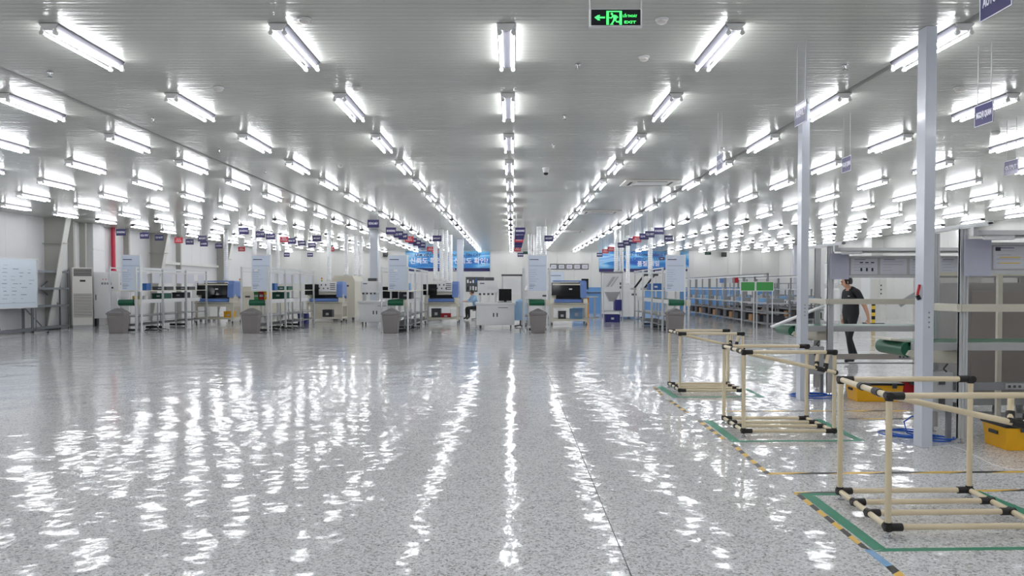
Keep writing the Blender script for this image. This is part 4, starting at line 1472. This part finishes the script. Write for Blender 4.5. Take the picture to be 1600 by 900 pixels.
# white ovens and feeders further down the lines
OV = [(-13.2, 36.6, 1.5, 4.2, 1.5, 'long cream oven at the back of the leftmost line', 'cream'), (-9.4, 37.0, 1.3, 4.2, 1.55, 'long cream oven at the back of the second line', 'cream'),
      (-8.1, 35.6, 1.05, 2.2, 2.0, 'tall cream equipment cabinet right of the second mounting machine', 'cream'), (-4.6, 36.6, 1.4, 4.4, 1.6, 'long white oven at the back of the middle line', 'white'),
      (.6, 36.0, 1.3, 4.0, 1.55, 'long white oven behind the fourth line', 'white'), (4.6, 36.5, 1.5, 4.4, 1.6, 'long white oven at the back of the rightmost line', 'white'),
      (-14.2, 35.2, .8, .9, 1.75, 'upright white cabinet behind the leftmost bench', 'white')]
for x, y, w_, L_, h_, lab, m_ in OV:
    t = thing('reflow_oven' if L_ > 3 else 'equipment_cabinet', lab, 'machine', (x, y, 0), group='cream and white equipment behind the lines')
    MB().box(0, w_, 0, L_, .12, h_ - .25).build('body', m_, t, bevel=.01)
    MB().prism([(-.0, h_ - .25), (w_, h_ - .25), (w_ - .12, h_), (.12, h_)], 'y', .05, L_ - .05).build('hood', m_, t)
    for i in range(2):
        MB().box(.08 + i * (w_ - .1) / 2, (i + 1) * (w_ - .1) / 2, -.014, 0, .25, h_ - .35).build('door', m_, t, bevel=.005)
    MB().box(w_ * .6, w_ * .75, -.02, -.014, h_ - .5, h_ - .42).build('switch', 'dark_grey', t)
    for xx in (.05, w_ - .15):
        for yy in (.1, L_ - .2):
            MB().box(xx, xx + .1, yy, yy + .1, 0, .12).build('foot', 'dark_grey', t)
    if L_ > 3:
        t2 = thing('status_lamp', 'status lamp on top of the ' + lab[:60], 'lamp', (x + w_ * .3, y + .6, h_))
        MB().cyl((0, 0, 0), (0, 0, .2), .012, 8).build('stem', 'light_grey', t2)
        for i, mm in enumerate(('green_board', 'yellow_soft', 'red')):
            MB().cyl((0, 0, .2 + i * .06), (0, 0, .255 + i * .06), .035, 12).build('lens', mm, t2, True)

# loose black cables on the floor under the benches
for k, (x, y, lab) in enumerate(((-12.1, 26.4, 'loose black cable on the floor beside the leftmost bench'), (-8.2, 26.6, 'tangled black cable on the floor under the second bench'),
                                 (-7.8, 27.6, 'loose black cable on the floor beside the second bench'), (-3.3, 27.4, 'loose black cable on the floor beside the middle bench'))):
    rnd = random.Random(40 + k)
    pts = [(x + rnd.uniform(-.35, .25), y + i * .16 + rnd.uniform(-.15, .15), .012 + rnd.uniform(0, .1) * (i % 2)) for i in range(9)]
    tag(MB().tube(pts, .012, 6).build('power_cable', 'black', None, True), lab, 'cable', 'loose cables under the benches')
# ribbed foil ducts from the ceiling down to the machines
DU = [(353, 33.6, 1.75), (398, 32.0, 1.75), (420, 34.5, 1.6), (434, 36.5, 1.6), (514, 34.6, 1.75), (541, 36.2, 2.0), (556, 37.2, 2.0), (564, 37.8, 2.0),
      (680.5, 33.2, 1.75), (690, 33.2, 1.75), (697, 33.8, 1.7), (704, 36.8, 1.6), (828, 36.2, 1.55), (836.5, 36.6, 1.55), (842, 31.6, 1.75), (850.5, 31.7, 1.75),
      (963, 33.7, 2.13), (971, 34.0, 2.13), (981, 37.2, 1.6), (1016, 32.2, 1.4)]
rb = []
z = 0.
prof = []
while z < 2.6:
    prof += [(.085, z), (.098, z + .02), (.098, z + .05), (.085, z + .07)]
    z += .085
DUCT = {}
for i, (px, yy, z0) in enumerate(DU):
    q = D(px, 400, yy)
    key = round(z0, 2)
    if key not in DUCT:
        hh = CEIL - .003 - z0
        pr = [(r_, zz) for r_, zz in prof if zz < hh - .08] + [(.09, hh)]
        m_ = MB().lathe(pr, 12)
        DUCT[key] = m_.mesh('hose', 'duct_foil', True)
    t = thing('foil_duct', 'ribbed silver duct hanging from the ceiling, %s of them counted from the left' % ORD[i], 'duct', (q.x, yy, z0), group='ribbed silver ventilation ducts')
    link('hose', DUCT[key], t)
    MB().lathe([(.12, -.0), (.12, .05), (.1, .07)], 12).build('collar', 'alu', t, True)

# ------------------------------------------------------------------ left side: whiteboard, steel shelving, air conditioner, cabinets
A0, A1 = Vector((-15.5, 23.5, 0)), Vector((-15.92, 28.55, 0))
ang = math.atan2((A1 - A0).y, (A1 - A0).x)
LU = (A1 - A0).length / 2


def shelving(org, lab):
    """local x runs along the shelf front, local +y is the back"""
    t = thing('steel_shelving', lab, 'shelving', org, ang, 'grey steel shelving on the left')
    L_, dp = LU - .03, .34
    for xx in (0, L_ - .05):
        for yy in (0, dp - .05):
            MB().box(xx, xx + .05, yy, yy + .012, 0, 2.1).box(xx if xx == 0 else xx + .038, xx + .012 if xx == 0 else xx + .05, yy + .012, yy + .05, 0, 2.1).build('upright', 'shelf_steel', t)
    for z in (.12, .86, 1.46, 2.04):
        s_ = MB().box(.0, L_, .0, dp, z, z + .012).build('shelf', 'shelf_steel', t)
        MB().box(0, L_, -.006, .0, z - .06, z + .012).build('shelf_lip', 'shelf_steel', s_)
    for a_, b_ in (((.05, .86), (L_ * .5, .15)), ((L_ * .45, 1.46), (L_ - .05, .88)), ((L_ * .5, 1.5), (L_ - .05, 2.0))):
        MB().bar((a_[0], dp + .01, a_[1]), (b_[0], dp + .01, b_[1]), .012, .05).build('brace', 'shelf_steel', t)
    return t


shelving(A0, 'grey steel shelving unit behind the whiteboard')
shelving(A0 + (A1 - A0) * .5, 'empty grey steel shelving unit between whiteboard and air conditioner')

W0, W1 = D(-60, 448, 22.4), D(57, 448, 25.8)
W0.x += .12
W0.z = W1.z = 0
wa = math.atan2((W1 - W0).y, (W1 - W0).x)
Lw = (W1 - W0).length
t = thing('mobile_whiteboard', 'whiteboard with handwriting on a wheeled stand at the left edge', 'whiteboard', W0, wa)
b_ = MB().box(0, Lw, -.012, .012, .86, 2.36).build('panel', 'whiteboard', t)
for q in ((-.02, Lw + .02, 2.36, 2.4), (-.02, Lw + .02, .82, .86)):
    MB().box(q[0], q[1], -.025, .025, q[2], q[3]).build('frame_bar', 'alu', t)
for q in ((-.02, 0), (Lw, Lw + .03)):
    MB().box(q[0], q[1], -.025, .025, .86, 2.36).build('frame_bar', 'alu', t)
rnd = random.Random(11)
m_ = MB()
for r_ in range(11):
    for c_ in range(7):
        if rnd.random() < (.75 if c_ < 5 else .45):
            x0 = .25 + c_ * Lw * .13 + rnd.uniform(0, .12)
            m_.box(x0, x0 + rnd.uniform(.08, .3), -.0135, -.012, 2.16 - r_ * .115, 2.16 - r_ * .115 + rnd.uniform(.006, .018))
m_.box(.1, Lw - .1, -.0135, -.012, .985, .993)
m_.build('handwriting', 'print', b_)
for xx in (.35, Lw - .08):
    MB().box(xx - .02, xx + .02, -.02, .02, .08, .84).build('leg', 'chrome', t)
    f_ = MB().box(xx - .025, xx + .025, -.42, .1, .05, .085).build('foot', 'chrome', t)
    for yy in (-.4, .08):
        MB().cyl((xx - .015, yy, .028), (xx + .015, yy, .028), .028, 12).build('wheel', 'rubber', f_, True)

p = D(129, 470, 28.9)
t = thing('tower_air_conditioner', 'tall cream floor-standing air conditioner at the left wall', 'air conditioner', (p.x, 28.9, 0), R(38))
h, dp, H2_ = .33, .36, 2.2
MB().box(-h, h, 0, dp, .1, H2_).build('body', 'ac_cream', t, bevel=.012)
MB().box(-h + .01, h - .01, .01, dp - .01, 0, .1).build('plinth', 'light_grey', t)
g_ = MB().box(-h + .05, h - .02, -.012, 0, 1.88, 2.16).build('outlet_recess', 'black', t)
for i in range(5):
    MB().box(-h + .05, h - .02, -.03, -.012, 1.89 + i * .058, 1.902 + i * .058).build('louvre', 'ac_cream', g_)
d_ = MB().box(-.08, .1, -.008, 0, 1.68, 1.75).build('display', 'black', t)
g_ = MB().box(-h + .04, h - .02, -.006, 0, .38, 1.24).build('intake_recess', 'dark_grey', t)
for i in range(15):
    MB().box(-h + .04, h - .02, -.024, -.006, .39 + i * .057, .423 + i * .057).build('slat', 'ac_cream', g_)

for px, yy, w_, h_, lab, rzz in ((166, 30.0, .86, 2.05, 'white control cabinet with dials beside the tall air conditioner', 18),
                                 (186, 31.5, .7, 1.9, 'second white control cabinet behind the leftmost notice board', 18)):
    p = D(px, 470, yy)
    t = thing('control_cabinet', lab, 'cabinet', (p.x, yy, 0), R(rzz), 'white control cabinets at the left wall')
    MB().box(-w_ / 2, w_ / 2, 0, .45, .3, h_).build('body', 'white', t, bevel=.01)
    MB().box(-w_ / 2 + .02, -w_ / 2 + .1, .02, .43, 0, .3).build('base_leg', 'black', t)
    MB().box(w_ / 2 - .1, w_ / 2 - .02, .02, .43, 0, .3).build('base_leg', 'black', t)
    d_ = MB().box(-w_ / 2 + .03, w_ / 2 - .03, -.016, 0, .34, h_ - .04).build('door', 'white', t, bevel=.005)
    MB().box(-w_ / 2 + .07, -w_ / 2 + .1, -.03, -.016, 1.0, 1.2).build('handle', 'dark_grey', d_)
    for i in range(4):
        MB().box(-.16 + i * .095, -.09 + i * .095, -.022, -.016, 1.58, 1.66).build('meter', 'mid_grey', d_)
    for i in range(3):
        MB().cyl((-.1 + i * .1, -.024, 1.78), (-.1 + i * .1, -.016, 1.78), .02, 10).build('indicator', 'red' if i < 2 else 'black', d_, True)
    MB().cyl((.22, -.03, 1.46), (.22, -.016, 1.46), .035, 12).build('switch', 'black', d_, True)

# ------------------------------------------------------------------ far wall: banners, frames, speakers, doorway
YW = YB - .012


def banner(px0, px1, py0, py1, mat, lab, lines):
    a_, b_ = D(px0, py0, YW), D(px1, py1, YW)
    cx = (a_.x + b_.x) / 2
    z1, z0 = min(a_.z, CEIL - .03), b_.z
    w_ = (b_.x - a_.x) / 2
    t = thing('wall_banner', lab, 'banner', (cx, YW, z0))
    hh = z1 - z0
    MB().box(-w_, w_, -.03, 0, 0, hh).build('sheet', mat, t)
    MB().box(-w_, w_, -.034, -.03, 0, hh * .16).build('bottom_band', 'sign_blue', t)
    for s_, x_, z_, sz, m_ in lines:
        text(s_, sz, m_, t, (x_ * w_, -.034, z_ * hh))
    return t


banner(634, 765.5, 391, 424, 'banner_print', 'blue banner with Korean lettering on the far wall left of centre',
       [('LÀM VIỆC CHẤT LƯỢNG VÀ TIN CẬY', 0, .8, .26, 'sign_blue'), ('신뢰도 확인!', -.5, .5, .44, 'letter'), ('신뢰도 확인?', .55, .5, .44, 'letter'), ('VINA CO.,LTD', .1, .08, .22, 'letter')])
banner(936, 1076, 391, 425, 'banner_print_b', 'blue banner on the far wall right of centre',
       [('ĐOÀN KẾT TRONG CÔNG VIỆC', .0, .82, .26, 'sign_blue'), ('NÂNG CAO CHẤT LƯỢNG', .0, .62, .26, 'sign_blue'), ('품질 제일', .1, .38, .38, 'letter')])
for i in range(5):
    a_, b_ = D(859.5 + i * 12.2, 412.5, YW), D(870.7 + i * 12.2, 421, YW)
    t = thing('framed_certificate', 'black framed certificate on the far wall, %s of five from the left' % ORD[i], 'frame', (a_.x, YW, b_.z), group='certificates on the far wall')
    w_, hh = b_.x - a_.x, a_.z - b_.z
    MB().box(0, w_, -.02, 0, 0, hh).build('sheet', 'paper', t)
    for q in ((0, w_, 0, .04), (0, w_, hh - .04, hh), (0, .04, .04, hh - .04), (w_ - .04, w_, .04, hh - .04)):
        MB().box(q[0], q[1], -.035, -.02, q[2], q[3]).build('frame_bar', 'black', t)
    MB().box(w_ * .3, w_ * .7, -.022, -.02, hh * .45, hh * .52).build('printed_line', 'print', t)
for px, py, lab in ((603, 398, 'black loudspeaker on the far wall left of the left banner'), (1130, 398, 'black loudspeaker on the far wall right of the right banner')):
    q = D(px, py, YW)
    t = thing('loudspeaker', lab, 'speaker', q)
    MB().box(-.16, .16, -.3, -.05, -.15, .15).build('case', 'black', t, bevel=.02)
    MB().box(-.04, .04, -.05, 0, -.04, .04).build('bracket', 'dark_grey', t)
for px, py, lab in ((1106, 396, 'small dark green exit sign on the far wall right of the right banner'), (822, 395, 'small dark green exit sign far off beside the stacked signs')):
    q = D(px, py, YW)
    t = thing('exit_sign', lab, 'sign', q)
    MB().box(-.2, .2, -.05, 0, -.09, .09).build('case', 'sign_black', t)
    MB().box(-.15, .12, -.055, -.05, -.04, .04).build('figure', 'green_tray', t)
a_, b_ = D(728, 433, YW), D(757, 456, YW)
t = thing('tool_rack', 'dark board with hung tools on the far wall', 'board', (a_.x, YW, b_.z))
w_, hh = b_.x - a_.x, a_.z - b_.z
MB().box(0, w_, -.04, 0, 0, hh).build('board', 'dark_grey', t)
rnd = random.Random(5)
for i in range(12):
    x0, z0 = .08 + (i % 6) * (w_ - .16) / 6, .1 + (i // 6) * hh * .5
    MB().box(x0, x0 + .1, -.06, -.04, z0, z0 + rnd.uniform(.1, .32)).build('tool', rnd.choice(['light_grey', 'white', 'black', 'crate_blue']), t)
a_, b_ = D(858, 424, YW), D(881, 440, YW)
t = thing('planning_board', 'pale planning board low on the far wall beside the notice board', 'board', (a_.x, YW, b_.z))
w_, hh = b_.x - a_.x, a_.z - b_.z
MB().box(0, w_, -.03, 0, 0, hh).build('panel', 'notice', t)
MB().box(.05, w_ * .8, -.034, -.03, hh * .55, hh * .6).build('printed_line', 'print_dark', t)
MB().box(0, w_, -.04, -.03, hh - .04, hh).build('top_bar', 'alu', t)
# portal frame in the far middle
q = D(800, 480, 34.5)
t = thing('portal_frame', 'grey portal frame standing behind the large printer cabinet', 'frame', (q.x, 34.5, 0))
for xx in (-.42, .42):
    MB().box(xx - .025, xx + .025, 0, .05, 0, 1.98).build('post', 'light_grey', t)
MB().box(-.46, .46, -.02, .07, 1.96, 2.04).build('beam', 'dark_grey', t)
MB().box(-.36, .36, .02, .04, 1.2, 1.85).build('panel', 'white', t)
MB().box(-.4, .4, 0, .05, .4, .46).build('lower_beam', 'light_grey', t)
# orange stool like stand and blue cabinets behind the fourth line
q = D(924, 490, 38)
t = thing('work_stand', 'slim stand with orange leg in front of the blue panelling', 'stand', (q.x, 38, 0))
MB().box(-.3, .3, -.2, .2, .98, 1.04).build('top', 'light_grey', t)
MB().box(-.25, -.12, -.05, .05, .04, .98).build('leg', 'orange', t)
MB().box(.12, .2, -.05, .05, .04, .98).build('leg', 'light_grey', t)
MB().box(-.35, .35, -.25, .25, 0, .04).build('base', 'light_grey', t)
t = thing('desk_monitor', 'black monitor on the counter before the blue panelling', 'monitor', (D(914, 440, 45).x, 45, 1.2))
MB().box(-.2, .2, 0, .04, .15, .75).build('screen', 'screen', t)
MB().box(-.03, .03, .01, .05, .02, .2).build('stand', 'black', t)
MB().box(-.15, .15, -.1, .1, 0, .02).build('base', 'black', t)
t = thing('counter', 'grey counter before the blue panelling', 'counter', (D(924, 450, 45).x, 44.8, 0))
MB().box(-1.1, .6, -.1, .6, 1.14, 1.2).build('top', 'dark_grey', t)
MB().box(-1.05, .55, 0, .55, 0, 1.14).build('body', 'dado_blue', t)

# ------------------------------------------------------------------ bench rows at the right back


def row_bench(x, y, L_, w_, lab, shelves=(.12, .5, .86), top=2.0, lamp=True):
    t = thing('row_bench', lab, 'bench', (x, y, 0), group='grey bench rows at the right back')
    for xx in (0, w_):
        for yy in (0, L_ / 2, L_ - .05):
            MB().box(xx - .03, xx + .03, yy, yy + .05, 0, top if xx == 0 else 1.4).build('post', 'mid_grey', t)
    for z in shelves:
        MB().box(-.03, w_ + .03, .0, L_, z, z + .045).build('shelf', 'light_grey' if z > .6 else 'mid_grey', t)
    MB().box(-.03, .03, 0, L_, top - .05, top).build('top_rail', 'mid_grey', t)
    MB().box(-.02, .02, 0, L_, 1.36, 1.4).build('middle_rail', 'alu', t)
    if lamp:
        MB().box(-.12, .12, .1, L_ - .1, top - .11, top - .06).build('lamp_hood', 'white', t, bevel=.01)
    for i in range(3):
        yy = L_ * (.1 + i * .3)
        MB().box(.08, w_ - .08, yy, yy + .45, shelves[0] + .045, shelves[0] + .3).build('stored_box', ('dark_grey', 'dark_grey', 'cardboard')[i], t)
        MB().box(.1, w_ - .1, yy, yy + .22, shelves[-1] + .045, shelves[-1] + .2).build('stored_tray', ('pale_blue', 'light_grey', 'mid_grey')[(i + int(y)) % 3], t)
    return t


for i in range(5):
    row_bench(9.35 + .12 * i, 29.0 + i * 3.3, 3.1, .8, 'grey shelved bench in the nearer bench row, %s from the front' % ORD[i])
for i in range(4):
    row_bench(12.2 + .1 * i, 33.0 + i * 3.6, 3.4, .9, 'grey shelved bench in the farther bench row, %s from the front' % ORD[i])
for i in range(2):
    row_bench(14.8, 40.5 + i * 4.2, 3.9, .9, 'grey shelved bench in the row by the right wall, %s from the front' % ORD[i], top=1.7, lamp=False)
for k, (px0, px1, yy, lab) in enumerate(((1157, 1180, 28.5, 'left green board in a white frame over the bench row'), (1181, 1209, 28.5, 'right green board in a white frame over the bench row'))):
    a_, b_ = D(px0, 440, yy), D(px1, 455, yy)
    t = thing('green_board', lab, 'board', (a_.x, yy, b_.z), group='green boards over the bench row')
    w_, hh = b_.x - a_.x, a_.z - b_.z
    MB().box(0.02, w_ - .02, 0, .02, .02, hh - .02).build('panel', 'green_board', t)
    for q in ((0, w_, 0, .02), (0, w_, hh - .02, hh), (0, .02, .02, hh - .02), (w_ - .02, w_, .02, hh - .02)):
        MB().box(q[0], q[1], -.01, .03, q[2], q[3]).build('frame_bar', 'white', t)
    for xx in (.03, w_ - .06):
        MB().box(xx, xx + .03, .0, .03, -b_.z, 0).build('leg', 'alu', t)
for px, yy, m_, lab in ((1129, 41.5, 'machine_blue', 'blue poster sheet above the bench row'), (1140, 41.5, 'paper', 'pale poster sheet above the bench row'), (1149, 41.5, 'red', 'red poster sheet above the bench row')):
    a_ = D(px, 442, yy)
    t = thing('poster_stand', lab, 'poster', (a_.x, yy, 0), group='poster stands in the bench row')
    MB().box(-.15, .15, 0, .01, a_.z, a_.z + .3).build('sheet', m_, t)
    MB().box(-.015, .015, .01, .03, 0, a_.z + .3).build('pole', 'alu', t)
    MB().box(-.15, .15, -.1, .12, 0, .02).build('base', 'mid_grey', t)
# striped bollard, white wall units seen between the columns
q = D(1365, 500, 30)
t = thing('striped_bollard', 'black and yellow striped corner guard behind the man', 'guard', (q.x, 30, 0))
for i in range(8):
    MB().box(-.06, .06, 0, .06, i * .13, (i + 1) * .13).build('band', 'yellow_soft' if i % 2 else 'black', t)
q = D(1373, 480, 31)
t = thing('wall_machine', 'white upright machine with side panels behind the man', 'machine', (q.x, 31, 0))
MB().box(-.35, .3, 0, .8, .08, 1.9).build('body', 'white', t, bevel=.02)
MB().box(-.32, -.02, -.02, 0, .15, 1.8).build('door', 'wall', t, bevel=.006)
MB().box(.02, .27, -.02, 0, .15, 1.8).build('door', 'wall', t, bevel=.006)
for i in range(3):
    MB().box(.05, .1, -.026, -.02, 1.2 + i * .16, 1.26 + i * .16).build('button', 'dark_grey', t)
MB().box(-.3, .25, .05, .75, 0, .08).build('plinth', 'dark_grey', t)
for k, (px, yy, lab) in enumerate(((1300, 27, 'stacked white cylinder tanks left of the man'),)):
    q = D(px, 470, yy)
    t = thing('white_tank', lab, 'tank', (q.x, yy, 0))
    for z0, z1 in ((.3, 1.45), (1.55, 2.3)):
        MB().lathe([(.2, z0), (.26, z0 + .06), (.26, z1 - .06), (.2, z1)], 20).build('vessel', 'white', t, True)
    for a_ in range(3):
        MB().bar((.2 * math.cos(a_ * 2.09), .2 * math.sin(a_ * 2.09), 0), (.2 * math.cos(a_ * 2.09), .2 * math.sin(a_ * 2.09), .34), .04).build('leg', 'alu', t)
    MB().cyl((0, 0, 1.44), (0, 0, 1.56), .08, 12).build('neck', 'alu', t)
    for z in (1.8, 2.1):
        MB().box(.1, .22, -.29, -.22, z, z + .14).build('gauge', 'green_tray', t)
